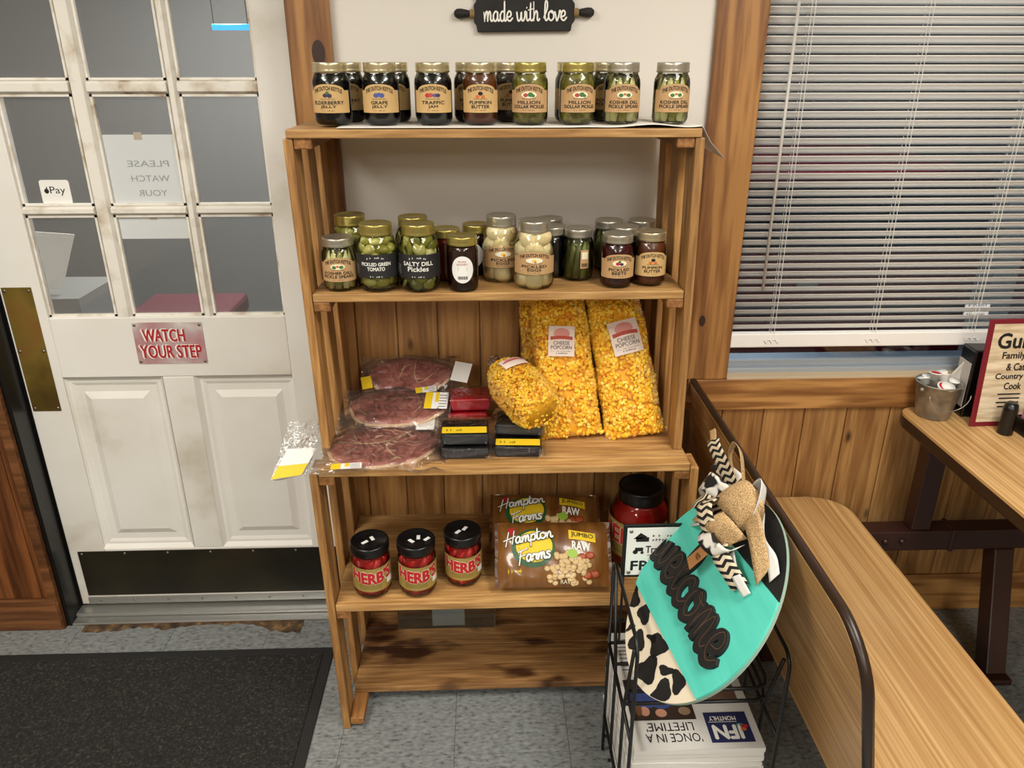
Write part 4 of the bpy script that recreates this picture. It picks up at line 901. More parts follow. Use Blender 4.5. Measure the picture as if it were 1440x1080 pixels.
# ---------------------------------------------------------------- peanuts
M_nutbag = mottled('brown_nut_bag_print', [(.35, (104, 64, 26)), (.6, (134, 88, 40)), (.8, (156, 108, 56))], 5, .28, .05, stretch=(8, 1, 1), coat=.5)
def nut_bag(label, loc, tilt, rz, W=.288, H=.168, T=.062):
    t = thing('peanut_bag', label, 'bag', loc, 0, 'bags of raw peanuts'); t.rotation_euler = (R(tilt), 0, R(rz))
    def zf(u, v): return T / 2 * (max(0, 1 - abs(u / (W / 2)) ** 3.2) ** .6) * (max(0, 1 - abs(v / (H / 2)) ** 2.6) ** .6) + .0015 * math.sin(u * 70 + v * 90)
    def F(u, v, d=0): return (u, v + H / 2, T / 2 + zf(u, v) + .0012 + d)
    mb = MB(); mb.grid(30, 20, lambda a, b: ((a - .5) * W, b * H, T / 2 + zf((a - .5) * W, (b - .5) * H)))
    mb.grid(30, 20, lambda a, b: ((.5 - a) * W, b * H, T / 2 - zf((.5 - a) * W, (b - .5) * H))); mb.build('bag', M_nutbag, t, True)
    for s_ in (-1, 1):
        mb = MB(); mb.grid(1, 16, lambda a, b: (s_ * (W / 2 - .002 + .010 * a), b * H, T / 2 + .0015 * math.sin(b * 60) * a)); mb.build('sealed_edge', plain('brown_seal', (84, 50, 26), .35), t)
    mb = MB(); ell(mb, -.052, .012, .056, .050, lambda u, v: F(u, v, .0004), 28); lg = mb.build('logo_oval', plain('dark_green_print', (36, 84, 40), .4), t)
    mb = MB(); ell(mb, -.050, .016, .047, .041, lambda u, v: F(u, v, .0009), 28); mb.build('yellow_oval', M_yellow, lg)
    mo = MB(); mw = MB()
    for word, u0, u1, v0, xh in (('Hampton', -.122, -.002, .020, .0165), ('Farms', -.090, -.008, -.026, .0165)):
        brush(mo, word, u0, u1, v0, xh, .0042, lambda u, v, d: F(u, v, d), d=.0030, slope=.16); brush(mw, word, u0, u1, v0, xh, .0024, lambda u, v, d: F(u, v, d), d=.0046, slope=.16)
    mo.build('lettering_shadow', plain('dark_green_ink', (20, 44, 26), .4), lg); mw.build('lettering', M_whiteink, lg)
    mb = MB(); quad(mb, .040, .110, .030, .054, lambda u, v: F(u, v - (u - .075) * .14, .0005), 6); bn = mb.build('yellow_banner', M_yellow, t)
    mb = MB(); type_into(mb, 'JUMBO', .046, .104, .035, .050, lambda u, v: F(u, v - (u - .075) * .14, .0022)); mb.build('lettering', M_ink, bn)
    mb = MB(); type_into(mb, 'RAW', .048, .094, .004, .026, lambda u, v: F(u, v - (u - .07) * .14, .001), bold=.0007); mb.build('raw_lettering', M_whiteink, t)
    mb = MB(); quad(mb, -.118, -.100, .048, .066, lambda u, v: F(u, v, .0005)); mb.build('red_stamp', M_red, t)
    mb = MB(); random.seed(3)
    for q in range(34):
        u = random.uniform(-.02, .085); v = random.uniform(-.068, -.012) + (.006 if .01 < u < .04 else -.006)
        if v > -.034 and u < .008: continue
        a = random.uniform(0, 3.1); du, dv = .0065 * math.cos(a), .0065 * math.sin(a)
        for s_ in (-1, 1):
            p = F(u + s_ * du, v + s_ * dv, .0005); mb.blob(p, (.0082, .0078, .0025), 8, 5)
    mb.build('printed_peanuts', plain('peanut_shell_print', (206, 176, 124), .5), t, True)
    mb = MB()
    for u, v in ((.072, -.012), (.093, -.008), (.104, -.055), (.085, -.058)): mb.blob(F(u, v, .0005), (.013, .010, .0025), 10, 5)
    mb.build('printed_kernels', plain('peanut_kernel_print', (164, 72, 30), .45), t, True)
    mb = MB(); ell(mb, .048, -.004, .014, .012, lambda u, v: F(u, v, .0034), 16); mb.build('green_seal', plain('leaf_green_print', (150, 186, 60), .5), t)
    mb = MB(); type_into(mb, 'JUMBO', .018, .052, -.066, -.057, lambda u, v: F(u, v, .0035)); type_into(mb, 'RAW', .016, .048, -.078, -.068, lambda u, v: F(u, v, .0035)); mb.build('bottom_lettering', M_cream, t)
    mb = MB(); scribble(mb, -.118, -.078, -.052, -.040, lambda u, v: F(u, v, .0012), 9); mb.build('weight_lettering', M_yellow, t)
    return t
nut_bag('brown bag of jumbo raw peanuts in front on the lower shelf', (.165, -.405, .4168), 44, -1)
nut_bag('brown bag of raw peanuts tucked behind the front peanut bag', (.150, -.300, .452), 27, -3)
# ---------------------------------------------------------------- acrylic holder on the bottom shelf
t = thing('acrylic_holder', 'clear acrylic holder with a white card on the dark bottom shelf', 'holder', (-.135, -.09, .0575))
for b in ((-.15, .15, -.03, -.027, 0, .075), (-.15, -.147, -.027, .03, 0, .075), (.147, .15, -.027, .03, 0, .075), (-.147, .147, -.027, .03, 0, .003)): MB().box(*b).build('acrylic_wall', M_acrylic, t)
MB().box(-.045, .055, -.0255, -.0245, .006, .07).build('card', plain('grey_card', (170, 170, 168), .7), t)

# ================================================================== FLOOR MAT, BENCH, TABLE
t = thing('floor_mat', 'black carpet door mat with a rubber border in front of the door', 'mat', (-1.1, -.75, 0))
MB().box(-.9, .585, -.65, .585, .0005, .010).build('carpet_pile', M_mat, t, bevel=.003)
mb = MB()
for b in ((-.93, .615, .585, .615), (.585, .615, -.68, .585), (-.93, .615, -.68, -.65), (-.93, -.9, -.65, .585)): mb.prism([(b[0], b[2]), (b[1], b[2]), (b[1], b[3]), (b[0], b[3])], .0005, .007, lambda u, v, d: (u, v, d))
mb.build('rubber_border', M_rubber, t, bevel=.002)

bench = thing('booth_bench', 'oak laminate booth bench with a dark edged back panel, beside the shelves', 'bench', (.85, -.6, 0))
BX = lambda z: .58 + (.83 - z) * .18
ys0, ys1, zt, zb = -.006, -1.11, .838, .405; rr = .10
out = [(ys0, zb), (ys0, zt)] + [(ys1 + rr + rr * math.sin(-a) , zt - rr + rr * math.cos(a)) for a in [R(x) for x in range(0, 91, 10)]] + [(ys1, zb)]
loc = Vector((.85, -.6, 0))
MB().prism(out, 0, .022, lambda u, v, d: Vector((BX(v) + d, u, v)) - loc).build('back_panel', M_oakp, bench)
MB().tube([Vector((BX(v) + .011, u, v)) - loc for u, v in out[1:]], .0105, 8).build('edge_molding', M_edge, bench, True)
so = [(.66, -.03), (.98, -.03)] + [(.98 + .10 * math.sin(R(a)), -.13 + .10 * math.cos(R(a))) for a in range(0, 91, 10)] + [(1.075, -1.13), (.66, -1.13)]
MB().prism(so, .425, .452, lambda u, v, d: Vector((u, v, d)) - loc).build('seat', M_oak, bench, bevel=.004)
for yy in (-.22, -.95): MB().box(.70 - .85, 1.0 - .85, yy - .02 + .6, yy + .02 + .6, .385, .425).box(.82 - .85, .86 - .85, yy - .02 + .6, yy + .02 + .6, 0, .385).build('support_leg', M_steel, bench, bevel=.003)

table = thing('booth_table', 'oak laminate booth table with brown edge on a dark steel frame', 'table', (1.6, -.5, 0)); tl = Vector((1.6, -.5, 0))
to = [(1.245, -.03)] + [(1.245 - .05 * math.sin(R(a)), -.08 + .05 * math.cos(R(a))) for a in range(0, 91, 15)] + [(1.195, -.95), (2.3, -.95), (2.3, -.03)]
MB().prism(to, .742, .750, lambda u, v, d: Vector((u, v, d)) - tl).build('tabletop', M_oak, table)
to2 = [(1.6 + (u - 1.6) * 1.004, v * 1.0 + (.004 if v > -.05 else -.004)) for u, v in to]
MB().prism(to2, .708, .7435, lambda u, v, d: Vector((u, v, d)) - tl).build('edge_band', M_edge, table, bevel=.006)
def tb(nm, x0, x1, y0, y1, z0, z1): MB().box(x0 - 1.6, x1 - 1.6, y0 + .5, y1 + .5, z0, z1).build(nm, M_steel, table, bevel=.004)
tb('frame_rail', 1.08, 2.2, -.17, -.11, .345, .412); tb('post', 1.238, 1.296, -.165, -.115, .412, .708)
tb('rail_sleeve', 1.36, 1.375, -.174, -.106, .341, .416)
mb = MB(); vv = []
for z, x, y in ((.345, 1.535, -.14), (.0, 1.485, -.31)): vv += [(x + dx - 1.6, y + dy + .5, z) for dx, dy in ((-.03, -.03), (.03, -.03), (.03, .03), (-.03, .03))]
mb.add(vv, [(0, 1, 2, 3), (4, 7, 6, 5)] + [(i, 4 + i, 4 + (i + 1) % 4, (i + 1) % 4) for i in range(4)]); mb.build('leg', M_steel, table, bevel=.004)
MB().box(1.45 - 1.6, 1.52 - 1.6, -.36 + .5, -.27 + .5, 0, .02).build('foot', M_steel, table, bevel=.004)
for x in (1.165, 1.215): MB().lathe([(.009, 0), (.009, .004), (.004, .008)], 10).build('bolt', M_steel, table, True, loc=(x - 1.6, -.17 + .5, .38)).rotation_euler = (R(90), 0, 0)
# ---------------------------------------------------------------- things on the table
ZTB = .7505
t = thing('metal_bucket', 'small galvanized bucket of creamer cups on the table corner', 'bucket', (1.272, -.085, ZTB))
M_galv = mottled('galvanized_steel', [(.35, (128, 124, 116)), (.6, (164, 160, 150)), (.8, (186, 182, 172))], 30, .4, .03, metal=.6)
MB().lathe([(.044, 0), (.046, .004), (.059, .098), (.0615, .1), (.0615, .104), (.058, .104), (.045, .006), (.001, .006)], 28).build('pail', M_galv, t, True)
MB().tube([(-.058 * math.cos(R(a)), -.062 - .004 * math.sin(R(a)), .085 - .045 * math.sin(R(a))) for a in range(0, 181, 15)], .0015, 6).build('bail_handle', M_galv, t, True)
for s_ in (-1, 1): MB().blob((s_ * .058, -.02, .088), (.006, .006, .006)).build('handle_ear', M_galv, t, True)
for i in range(9):
    a = i * 2.2; r_ = .034 if i < 6 else .014
    c = thing('creamer_cup', 'white creamer cup heaped in the small bucket', 'creamer', (1.272 + r_ * math.cos(a), -.085 + r_ * math.sin(a), ZTB + (.088 if i < 6 else .107)), 0, 'creamer cups in the bucket')
    c.rotation_euler = (random.uniform(-.5, .5), random.uniform(-.5, .5), 0)
    MB().lathe([(.011, 0), (.0145, .018), (.0185, .019), (.0185, .0205), (.001, .0205)], 16).build('cup', M_white, c, True)
    if i in (2, 7):
        mb = MB(); ell(mb, 0, 0, .014, .014, lambda u, v: (u, v, .0209)); mb.build('lid_print', M_red, c); c['label'] = 'creamer cup with a red printed lid ' + ('near the rim of the small bucket' if i == 2 else 'on top of the heap in the small bucket')
t = thing('paper_napkin', 'folded grey-white napkin standing out of the bucket', 'napkin', (1.318, -.065, ZTB + .07)); t.rotation_euler = (R(-4), R(28), R(-12))
MB().grid(6, 12, lambda a, b: ((a - .5) * .055 * (1 - .55 * b), .006 * math.sin(a * 3.1), b * .135)).build('sheet', plain('grey_napkin', (196, 190, 182), .85), t, True).modifiers.new('s', 'SOLIDIFY').thickness = .002
t = thing('napkin_dispenser', 'black napkin dispenser behind the menu board', 'dispenser', (1.395, -.072, ZTB), R(-4))
MB().box(-.05, .05, -.036, .036, 0, .20).build('housing', M_blacklid, t, bevel=.006); MB().box(-.052, -.05, -.03, .03, .03, .16).build('napkin_stack', plain('grey_napkin', (196, 190, 182), .85), t)
t = thing('menu_board', 'menu board with dark red border standing on the table', 'menu', (1.334, -.166, ZTB), R(6)); t.rotation_euler = (R(-4), 0, R(2))
MB().box(0, .30, 0, .006, 0, .305).build('border', plain('maroon_border', (120, 22, 40), .4), t, bevel=.002)
MB().box(.014, .286, -.0008, 0, .014, .292).build('sheet', mottled('wood_print_paper', [(.3, (190, 168, 134)), (.55, (222, 206, 176)), (.75, (236, 224, 200))], 6, .5, 0, stretch=(2, 1, 14)), t)
mb = MB(); f = lambda u, v: (u, -.0016, v)
type_into(mb, 'Gun', .032, .125, .225, .266, f, bold=.0016); type_into(mb, 'Family', .052, .118, .190, .214, f, bold=.0006); type_into(mb, '& Cat', .07, .122, .162, .182, f, bold=.0006)
type_into(mb, 'Country', .044, .122, .133, .154, f, bold=.0006); type_into(mb, 'Cook', .074, .122, .108, .127, f, bold=.0006)
for q in range(4): quad(mb, .06 + .006 * (q % 2), .125, .092 - .012 * q, .096 - .012 * q, f)
mb.build('lettering', M_ink, t)
t = thing('pepper_shaker', 'black shaker in front of the menu board', 'shaker', (1.405, -.208, ZTB)); MB().lathe([(.019, 0), (.02, .003), (.0185, .066), (.019, .07), (.016, .088), (.008, .091), (.001, .091)], 20).build('body', M_blacklid, t, True)
MB().lathe([(.012, 0), (.011, .0015), (.001, .0015)], 16).build('cap', plain('dark_grey_cap', (60, 58, 56), .4), t, True, loc=(0, 0, .0905))
t = thing('sugar_caddy', 'black caddy of sweetener packets at the right of the shaker', 'caddy', (1.475, -.215, ZTB)); mb = MB()
for b in ((-.035, .035, -.03, -.027, 0, .045), (-.035, .035, .027, .03, 0, .045), (-.035, -.032, -.027, .027, 0, .045), (.032, .035, -.027, .027, 0, .045), (-.032, .032, -.027, .027, 0, .003)): mb.box(*b)
mb.build('box', M_blacklid, t)
for i in range(8): tag(MB().box(1.45 + .006 * i, 1.4535 + .006 * i, -.235, -.195, ZTB + .004, ZTB + .068).build('sweetener_packet', [plain('pink_packet', (226, 140, 168), .6), M_white][i % 2]), ['pink', 'white'][i % 2] + ' sweetener packet in the black caddy', 'packet', ['pink', 'white'][i % 2] + ' sweetener packets')

# ================================================================== SIGNS AND NOTICES
# rolling-pin shaped wall sign
t = thing('rolling_pin_sign', 'black rolling pin shaped wall sign reading made with love', 'sign', (.1, -.001, 1.79))
bo = [(-.112, -.040), (.112, -.040), (.114, -.026), (.120, -.019), (.120, .019), (.114, .026), (.112, .075), (-.112, .075), (-.114, .026), (-.120, .019), (-.120, -.019), (-.114, -.026)]
rotp = lambda u, v, d: (u + .0, -d, v + u * .012)
MB().prism(bo, 0, .014, rotp).build('board', M_signblack, t, bevel=.002)
for s_ in (-1, 1):
    h = MB().lathe([(.006, 0), (.008, .004), (.011, .020), (.0105, .030), (.006, .036), (.001, .037)], 16); h.v = [(s_ * (.130 + z), y - .010, x + s_ * .0015) for x, y, z in h.v]; h.build('handle', M_signblack, t, True)
    n = MB().lathe([(.0075, 0), (.0075, .012)], 12); n.v = [(s_ * (.119 + z), y - .010, x + s_ * .0015) for x, y, z in n.v]; nk = n.build('neck', M_signblack, t, True)
    mb = MB()
    for q in range(5): mb.tube([(s_ * (.1195 + q * .0023), -.010 + .0085 * math.cos(a), .0085 * math.sin(a) + s_ * .0015) for a in [2 * math.pi * i / 14 for i in range(14)]], .0012, 5, True)
    mb.build('twine_wrap', plain('jute_twine', (150, 124, 84), .9), t, True)
mb = MB(); brush(mb, 'made with love', -.096, .100, -.017, .021, .0019, lambda u, v, d: rotp(u, v, .0147 + d)); mb.build('lettering', M_whiteink, t)
# WATCH YOUR STEP plate screwed to the door
t = thing('step_sign', 'small worn metal plate on the door with red WATCH YOUR STEP', 'sign', (-.906, Dy0 - .0005, .94)); f = lambda u, v, d=0: (u, -.0016 - d, v)
MB().box(-.098, .098, -.0015, 0, -.0625, .0625).build('plate', mottled('worn_sign_plate', [(.32, (176, 124, 128)), (.48, (188, 164, 164)), (.62, (216, 212, 204)), (.8, (140, 134, 126))], 9, .4, .06), t)
mo = MB(); mr_ = MB()
for s_, u0, u1, v0, v1 in (('WATCH', -.072, .045, .006, .042), ('YOUR STEP', -.086, .086, -.044, -.006)):
    type_into(mo, s_, u0 - .003, u1 - .003, v0, v1, lambda u, v: f(u, v, .0003), bold=.0030); type_into(mr_, s_, u0, u1, v0, v1, lambda u, v: f(u, v, .0007), bold=.0010)
mo.build('lettering_edge', M_whiteink, t); mr_.build('lettering', plain('sign_red', (178, 30, 40), .5), t)
for x in (-.091, .091):
    for z in (-.055, .055): screw(x, -.0015, z, t)
# notices taped behind the door glass, their print showing through reversed
Yg = Dy0 + .0200
def notice(label, x0, x1, z0, z1, lines, ink, tape=True, name='paper_notice'):
    t = thing(name, label, 'notice', ((x0 + x1) / 2, Yg, z0)); w_ = (x1 - x0) / 2
    MB().box(-w_, w_, 0, .0006, 0, z1 - z0).build('sheet', plain('grey_white_sheet', (206, 210, 210), .7), t)
    mb = MB()
    for s_, hw_, a, b in lines: type_into(mb, s_, -hw_, hw_, a, b, lambda u, v: (.012 - u, -.0005, v))
    if lines: mb.build('lettering', ink, t)
    if tape: MB().box(-.012, .008, -.0012, -.0002, z1 - z0 - .012, z1 - z0 + .006).build('tape', plain('yellowed_tape', (178, 168, 146), .5), t)
M_ghost = plain('show_through_print', (150, 154, 156), .7)
notice('white paper behind the middle door pane, reversed PLEASE WATCH YOUR', -.992, -.806, 1.329, 1.508, [('PLEASE', .054, .098, .114), ('WATCH', .050, .060, .076), ('YOUR', .038, .022, .038)], M_ghost)
notice('blank white paper strip at the top of the lower middle door pane', -.992, -.80, 1.236, 1.300, [], M_ghost)
t = thing('payment_sticker', 'small white rounded sticker in the lower left corner of a door pane', 'sticker', (-1.143, Dy0 + .0215, 1.331))
so_ = []
for cx, cz, a0 in ((.032, .056, 0), (-.032, .056, 90), (-.032, .006, 180), (.032, .006, 270)): so_ += [(cx + .007 * math.cos(R(a0 + k * 30)), cz + .007 * math.sin(R(a0 + k * 30))) for k in range(4)]
MB().prism(so_, 0, .0005, lambda u, v, d: (u, -d, v)).build('sheet', M_white, t)
mb = MB(); type_into(mb, 'Pay', -.014, .026, .022, .046, lambda u, v: (u, -.0008, v)); ell(mb, -.023, .034, .0062, .0066, lambda u, v: (u, -.0008, v), 12); ell(mb, -.0215, .0425, .0016, .003, lambda u, v: (u, -.0008, v), 8); mb.build('lettering', M_ink, t)

# ================================================================== NEWSPAPER RACK
rack = thing('wire_rack', 'black wire newspaper rack standing in front of the shelves', 'rack', (.445, -.69, 0)); rl = Vector((.445, -.69, 0))
def wire(name, pts, r=.0042, n=0, closed=False):
    P = catmull(pts, n, closed) if n else [Vector(p) for p in pts]
    MB().tube([Vector(p) - rl for p in P], r, 8, closed).build(name, M_wire, rack, True)
XL, XR, YB, YF = .292, .605, -.545, -.845
def hoop(x, z1, lean=0):
    c = .035
    return [(x, YB, .004), (x, YB, z1 - c)] + [(x, YB - c + c * math.cos(R(a)), z1 - c + c * math.sin(R(a))) for a in range(0, 91, 15)] + [(x, YF + c - c * math.sin(R(a)), z1 - c + c * math.cos(R(a))) for a in range(0, 91, 15)] + [(x, YF, z1 - c), (x, YF, .004)]
wire('side_frame', hoop(XL, .615)); wire('side_frame', hoop(XR, .575))
for x in (XL, XR):
    wire('side_rail', [(x, YB, .12), (x, YF, .12)]); wire('side_rail', [(x, YB, .36), (x, YF, .36)])
    wire('side_brace', [(x, YB - .10, .12), (x, YB - .10, .36), (x, YB - .03, .59 if x == XL else .55)])
    wire('side_brace', [(x, YF + .09, .12), (x, YF + .09, .36), (x, YF + .03, .58 if x == XL else .545)])
for z in (.05, .36): wire('cross_rail', [(XL, YB, z), (XR, YB, z)])
wire('cross_rail', [(XL, YF, .05), (XR, YF, .05)])
for z in (.395, .43): wire('tray_loop', [(XL, -.775, z), (XR - .03, -.775, z), (XR - .008, -.765, z), (XR, -.74, z), (XR, YB, z)])
wire('tray_bar', [(XL, -.655, .395), (XR, -.655, .395)]); wire('tray_bar', [(XL, YB, .43), (XR, YB, .43)])
for y in (-.62, -.70, -.78): wire('base_bar', [(XL, y, .05), (XR, y, .05)])
wire('sign_holder', [(.315, YB - .004, .36), (.315, YB - .004, .60)], .003); wire('sign_holder', [(.555, YB - .004, .36), (.555, YB - .004, .60)], .003)
# sign plate on the rack
t = thing('free_sign', 'white framed placard with FREE on the wire rack', 'sign', (.435, YB - .010, .565))
MB().box(-.128, .128, -.003, .003, 0, .145).build('frame', M_wire, t, bevel=.002); MB().box(-.119, .119, -.0042, -.003, .008, .137).build('sheet', M_white, t)
f = lambda u, v, d=0: (u, -.0046 - d, v); mb = MB()
type_into(mb, 'FREE', -.106, -.022, .022, .047, f, bold=.0011); type_into(mb, 'Tract', -.074, -.030, .069, .088, f, bold=.0004)
scribble(mb, -.060, .0, .112, .119, f, 9); scribble(mb, -.060, .0, .101, .108, f, 8, 0, 3)
quad(mb, -.098, -.068, .100, .112, f); mb.add([f(-.104, .108), f(-.088, .124), f(-.072, .113), f(-.090, .107)], [(0, 1, 2, 3)])
ell(mb, -.098, .072, .006, .006, f, 12); ell(mb, -.082, .070, .004, .004, f, 10); quad(mb, -.099, -.080, .074, .084, f)
quad(mb, -.07, .0, .062, .0635, f); mb.build('lettering', M_ink, t)
for x in (-.110, .110):
    for z in (.016, .128): screw(x, -.0042, z, t)
# newspapers
NG = 'newspapers stacked in the rack'
M_news = plain('newsprint', (222, 220, 214), .85)
def paper_mesh():
    mb = MB(); mb.grid(8, 8, lambda a, b: ((a - .5) * .286, (b - .5) * .37, .0132 + .001 * math.sin(a * 7 + b * 5)))
    mb.box(-.143, .143, -.185, .185, 0, .012); return mb
pm = paper_mesh().mesh('newspaper', False); pm.materials.append(M_news); zn = .0545
for i in range(18):
    o = bpy.data.objects.new('newspaper', pm); col.objects.link(o); o.location = (.449 + random.uniform(-.003, .003), -.645 + random.uniform(-.004, .004), zn); o.rotation_euler = (0, 0, R(random.uniform(-.7, .7))); zn += .0138
    tag(o, 'folded newspaper in the stack under the top copy', 'newspaper', NG)
t = thing('newspaper', 'top newspaper of the stack with a ONCE IN A LIFETIME headline, upside down', 'newspaper', (.449, -.645, zn), R(180), NG)
o = bpy.data.objects.new('folded_sheets', pm); col.objects.link(o); o.parent = t
pz = lambda u, v, d=0: (u, v, .0146 + d)
mb = MB(); type_into(mb, "'ONCE IN A", -.012, .112, .142, .166, pz); type_into(mb, "LIFETIME'", -.0, .106, .112, .136, pz); mb.build('headline', M_ink, t)
mb = MB(); quad(mb, -.126, -.030, .086, .170, pz); bx = mb.build('masthead', plain('navy_print', (36, 40, 84), .6), t)
mb = MB(); type_into(mb, 'IFN', -.104, -.042, .124, .160, lambda u, v: pz(u, v, .0003), bold=.0020); type_into(mb, 'MONTHLY', -.100, -.040, .098, .110, lambda u, v: pz(u, v, .0003), bold=.0004); quad(mb, -.100, -.036, .113, .1145, lambda u, v: pz(u, v, .0003)); mb.build('lettering', M_whiteink, bx)
for k, (mat, du, dv) in enumerate(((M_orange, 0, 0), (plain('teal_print', (70, 130, 130), .6), .004, -.012), (M_red, -.006, -.008))):
    mb = MB(); ell(mb, -.108 + du, .135 + dv, .009, .005, lambda u, v: pz(u, v, .0003 + .0001 * k), 10, k); mb.build('leaf_print', mat, bx)
mb = MB(); quad(mb, -.012, .135, -.020, .104, pz); ph = mb.build('cover_photo', plain('photo_dark', (58, 44, 36), .6), t)
for k, (mat, u, v, a, b) in enumerate(((plain('photo_blue', (62, 78, 138), .6), .098, .018, .030, .032), (plain('photo_blue', (62, 78, 138), .6), .058, .020, .030, .030), (plain('photo_skin', (206, 150, 124), .6), .100, .056, .011, .014), (plain('photo_skin', (206, 150, 124), .6), .064, .062, .013, .012), (plain('photo_hair', (112, 76, 50), .6), .114, .050, .008, .020), (plain('photo_tan', (160, 130, 104), .6), .018, .026, .020, .016), (plain('photo_tan', (160, 130, 104), .6), .010, .058, .014, .012))):
    mb = MB(); ell(mb, u, v + .022, a, b, lambda x, y: pz(x, y, .0002 + .0001 * k), 18); mb.build('photo_figure', mat, ph)
mb = MB(); quad(mb, -.122, -.050, -.01, .050, pz); mb.build('small_photo', plain('photo_brown', (120, 92, 76), .6), t)
mb = MB()
for q in range(9): quad(mb, -.13, -.03, -.04 - q * .014, -.036 - q * .014, pz); quad(mb, -.01, .13, -.055 - q * .013, -.051 - q * .013, pz)
mb.build('body_text', plain('grey_print', (120, 120, 120), .7), t)

# ================================================================== WELCOME SIGN
nrm = Vector((-.81, -.03, .586)).normalized(); ud = Vector((.1, -1, .085)); ud = (ud - nrm * ud.dot(nrm)).normalized(); vd = nrm.cross(ud)
wel = thing('welcome_sign', 'round teal welcome sign with cow print and a bow, leaning on the wire rack', 'sign', (.43, -.76, .676))
D = lambda u, v, d=0: ud * u + vd * v + nrm * d
RD = .228
circ = lambda a0, a1, n, r=RD: [(r * math.cos(a0 + (a1 - a0) * i / n), r * math.sin(a0 + (a1 - a0) * i / n)) for i in range(n + 1)]
MB().prism(circ(0, 2 * math.pi * 71 / 72, 71), -.007, 0, lambda u, v, d: D(u, v, d)).build('disc', plain('pale_plywood_edge', (150, 176, 160), .6), wel)
vA, vB = .120, -.119; aA = math.asin(vA / RD); aB = math.asin(vB / RD)
MB().prism(circ(aA, math.pi - aA, 30), 0, .002, lambda u, v, d: D(u, v, d)).build('black_segment', M_signblack, wel)
MB().prism(circ(math.pi - aB, 2 * math.pi + aB, 30), 0, .002, lambda u, v, d: D(u, v, d)).build('cow_segment', M_signcream, wel)
band = circ(aB, aA, 14) + circ(math.pi - aA, math.pi - aB, 14)
M_tealp = mottled('distressed_teal', [(.20, (40, 70, 66)), (.27, (84, 206, 188)), (.7, (98, 222, 202))], 6, .55, .08, stretch=(7, .8, 7))
MB().prism(band, 0, .005, lambda u, v, d: D(u, v, d)).build('teal_band', M_tealp, wel)
def inside(u, v): return math.hypot(u, v) < RD * .995 and v < vB - .001
random.seed(12)
for cu, cv, a, b, rot_ in [(-.168, -.150, .024, .016, .8), (-.098, -.135, .020, .017, .3), (-.105, -.182, .012, .006, 1), (-.055, -.182, .022, .018, 0), (-.022, -.146, .014, .006, .4), (.010, -.140, .024, .018, .5), (.032, -.190, .028, .021, .2), (.078, -.150, .018, .008, .6), (.108, -.182, .024, .018, .9), (.126, -.137, .020, .014, 0), (-.188, -.125, .012, .008, 0)]:
    pts = []
    for i in range(18):
        an = 2 * math.pi * i / 18; k = 1 + .22 * math.sin(3 * an + cu * 90) + .10 * math.sin(2 * an + cv * 70)
        x, y = a * 1.3 * k * math.cos(an), b * 1.3 * k * math.sin(an); u, v = cu + x * math.cos(rot_) - y * math.sin(rot_), cv + x * math.sin(rot_) + y * math.cos(rot_)
        v = min(v, vB - .001); l = math.hypot(u, v)
        if l > RD * .995: u, v = u * RD * .995 / l, v * RD * .995 / l
        pts.append((u, v))
    mb = MB(); n = len(pts); mb.add([D(cu if inside(cu, cv) else sum(p[0] for p in pts) / n, cv if inside(cu, cv) else sum(p[1] for p in pts) / n, .0026)] + [D(u, v, .0026) for u, v in pts], [(0, 1 + i, 1 + (i + 1) % n) for i in range(n)])
    mb.build('cow_spot', M_signblack, wel)
mb = MB(); brush(mb, 'welcome', -.215, .175, -.040, .060, .0112, lambda u, v, d: D(u, v, d), .007, -.06, .005); wl_ = mb.build('lettering', M_signblack, wel)
for k_, off_ in enumerate((.006,)):  # thin tan line offset along the letter strokes
    mb = MB(); brush(mb, 'welcome', -.215 + off_ * .6, .175 + off_ * .6, -.040 + off_, .060, .0006, lambda u, v, d: D(u, v, d), 0, -.06, .0124); mb.build('tan_edge_line', plain('edge_line_tan', (112, 84, 56), .7), wl_)
# bow of burlap, chevron and cow ribbons
def chevron(name):
    m, t_, b = nodes(name); L = t_.links; uv = t_.nodes.new('ShaderNodeUVMap'); sx = t_.nodes.new('ShaderNodeSeparateXYZ'); L.new(uv.outputs[0], sx.inputs[0])
    def mth(op, a, bval=None):
        n = t_.nodes.new('ShaderNodeMath'); n.operation = op
        if hasattr(a, 'links') or True: L.new(a, n.inputs[0])
        if bval is not None:
            if isinstance(bval, (int, float)): n.inputs[1].default_value = bval
            else: L.new(bval, n.inputs[1])
        return n.outputs[0]
    tri = mth('ABSOLUTE', mth('SUBTRACT', mth('FRACT', mth('MULTIPLY', sx.outputs[1], 1.5)), .5))
    v = mth('GREATER_THAN', mth('FRACT', mth('ADD', mth('MULTIPLY', sx.outputs[0], 62.0), tri)), .52)
    r = ramp(t_, [(0, (222, 206, 176)), (1, (24, 22, 20))]); L.new(v, r.inputs[0]); L.new(r.outputs[0], b.inputs['Base Color']); b.inputs['Roughness'].default_value = .9; return m
M_chev = chevron('chevron_ribbon')
M_cowr = mottled('cow_print_ribbon', [(.50, (228, 224, 214)), (.54, (22, 20, 20))], 34, .8, 0, detail=1)
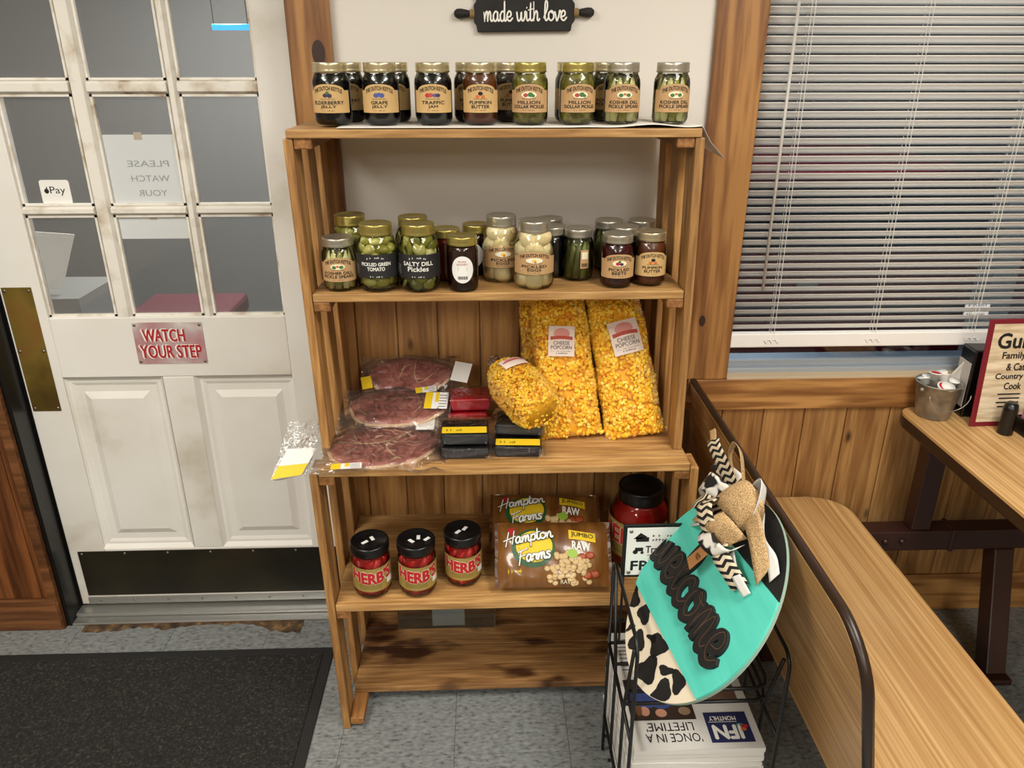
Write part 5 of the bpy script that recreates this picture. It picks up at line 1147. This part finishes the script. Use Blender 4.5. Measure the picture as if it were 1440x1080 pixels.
def strip(name, pts, across, w_, mat, curl=0):
    P = catmull([D(*p) for p in pts], 6); n = len(P); acr = D(*across).normalized(); vv = []; uv = []; ff = []; dist = 0
    for i in range(n):
        if i: dist += (P[i] - P[i - 1]).length
        for k in range(5):
            q = k / 4; off = acr * (q - .5) * w_ + nrm * (curl * (4 * (q - .5) ** 2)); vv.append(P[i] + off); uv.append((dist, q))
    for i in range(n - 1):
        for k in range(4): ff.append((i * 5 + k, i * 5 + k + 1, (i + 1) * 5 + k + 1, (i + 1) * 5 + k))
    mb = MB().add(vv, ff); o = mb.build(name, mat, wel, True); ul = o.data.uv_layers.new(name='UVMap')
    for lp in o.data.loops: ul.data[lp.index].uv = uv[lp.vertex_index]
    md = o.modifiers.new('s', 'SOLIDIFY'); md.thickness = .0008; return o
bc = (-.035, .165)
B = lambda du, dv, d: (bc[0] + du, bc[1] + dv, d)
strip('burlap_loop', [B(-.03, .02, .025), B(-.01, .035, .075), B(.035, .045, .085), B(.07, .03, .06), B(.06, .0, .03)], (.35, .85, 0), .085, M_burlap, -.008)
strip('burlap_loop', [B(.0, -.01, .03), B(.02, -.02, .08), B(.055, -.02, .078), B(.075, -.03, .04)], (.5, .8, 0), .060, M_burlap, -.006)
strip('chevron_tail', [B(-.02, .03, .03), B(-.075, .062, .06), B(-.125, .085, .085), B(-.15, .095, .085)], (.75, .6, .1), .042, M_chev)
strip('burlap_ring', [B(-.05, .05, .03), B(-.085, .090, .065), B(-.072, .120, .085), B(-.030, .115, .085), B(-.010, .07, .05)], (.3, .2, .9), .018, M_burlap)
strip('burlap_tip', [B(-.15, .095, .085), B(-.165, .105, .086), B(-.19, .108, .078)], (.7, .65, .1), .022, M_burlap)
strip('chevron_loop', [B(-.01, -.005, .045), B(-.055, -.018, .070), B(-.105, -.022, .050), B(-.135, -.030, .018)], (.25, .9, 0), .046, M_chev)
strip('burlap_tail', [B(-.02, -.015, .03), B(-.07, -.045, .042), B(-.12, -.055, .016)], (.2, .9, 0), .044, M_burlap)
strip('chevron_loop', [B(-.015, .012, .078), B(.0, -.015, .094), B(.035, -.040, .075), B(.055, -.050, .035)], (.75, .6, 0), .046, M_chev)
strip('cow_loop', [B(-.02, .02, .035), B(-.065, .022, .075), B(-.115, .012, .060), B(-.135, -.004, .028)], (.2, .9, .2), .048, M_cowr)
strip('cow_loop', [B(.0, -.03, .05), B(.035, -.058, .072), B(.080, -.060, .055), B(.075, -.035, .03)], (.6, .7, 0), .046, M_cowr)
strip('burlap_tail', [B(.04, .015, .03), B(.085, .03, .050), B(.130, .010, .045), B(.170, -.035, .014)], (.1, .9, .1), .044, M_burlap)
strip('chevron_tail', [B(.02, -.035, .03), B(.075, -.062, .050), B(.120, -.075, .030), B(.140, -.082, .014)], (.5, .8, 0), .042, M_chev)
strip('white_tail', [B(.06, .04, .02), B(.12, .01, .03), B(.165, .0, .02), B(.190, -.02, .010)], (.2, .9, 0), .026, M_lining)
strip('white_tail', [B(.07, -.05, .03), B(.12, -.068, .03), B(.165, -.082, .012)], (.4, .8, 0), .020, M_lining)
strip('white_tail', [B(-.03, -.03, .03), B(-.07, -.065, .035), B(-.12, -.082, .012)], (.3, .8, 0), .018, M_lining)
strip('white_loop', [B(.02, .05, .04), B(.045, .088, .06), B(.072, .100, .07), B(.080, .07, .055), B(.075, .03, .035)], (.3, .3, .9), .030, M_lining)
strip('cow_tail', [B(-.06, .06, .03), B(-.115, .058, .04), B(-.165, .052, .035)], (.2, .9, 0), .034, M_cowr)
tg = MB(); tg.prism([(-.016, -.036), (.016, -.036), (.016, .028), (.008, .036), (-.008, .036), (-.016, .028)], .012, .0135, lambda u, v, d: D(-.022 + u * .96 + v * .28, .066 + v * .96 - u * .28, d + .028)); tgo = tg.build('kraft_tag', plain('kraft_tag', (176, 124, 72), .8), wel)
mb = MB(); brush(mb, 'no', -.008, .010, -.012, .010, .0007, lambda u, v, d: D(-.022 + u, .066 + v, .0422 + d)); brush(mb, 'a', -.006, .006, .012, .008, .0007, lambda u, v, d: D(-.022 + u, .066 + v, .0422 + d)); mb.build('pen_marks', M_ink, tgo)
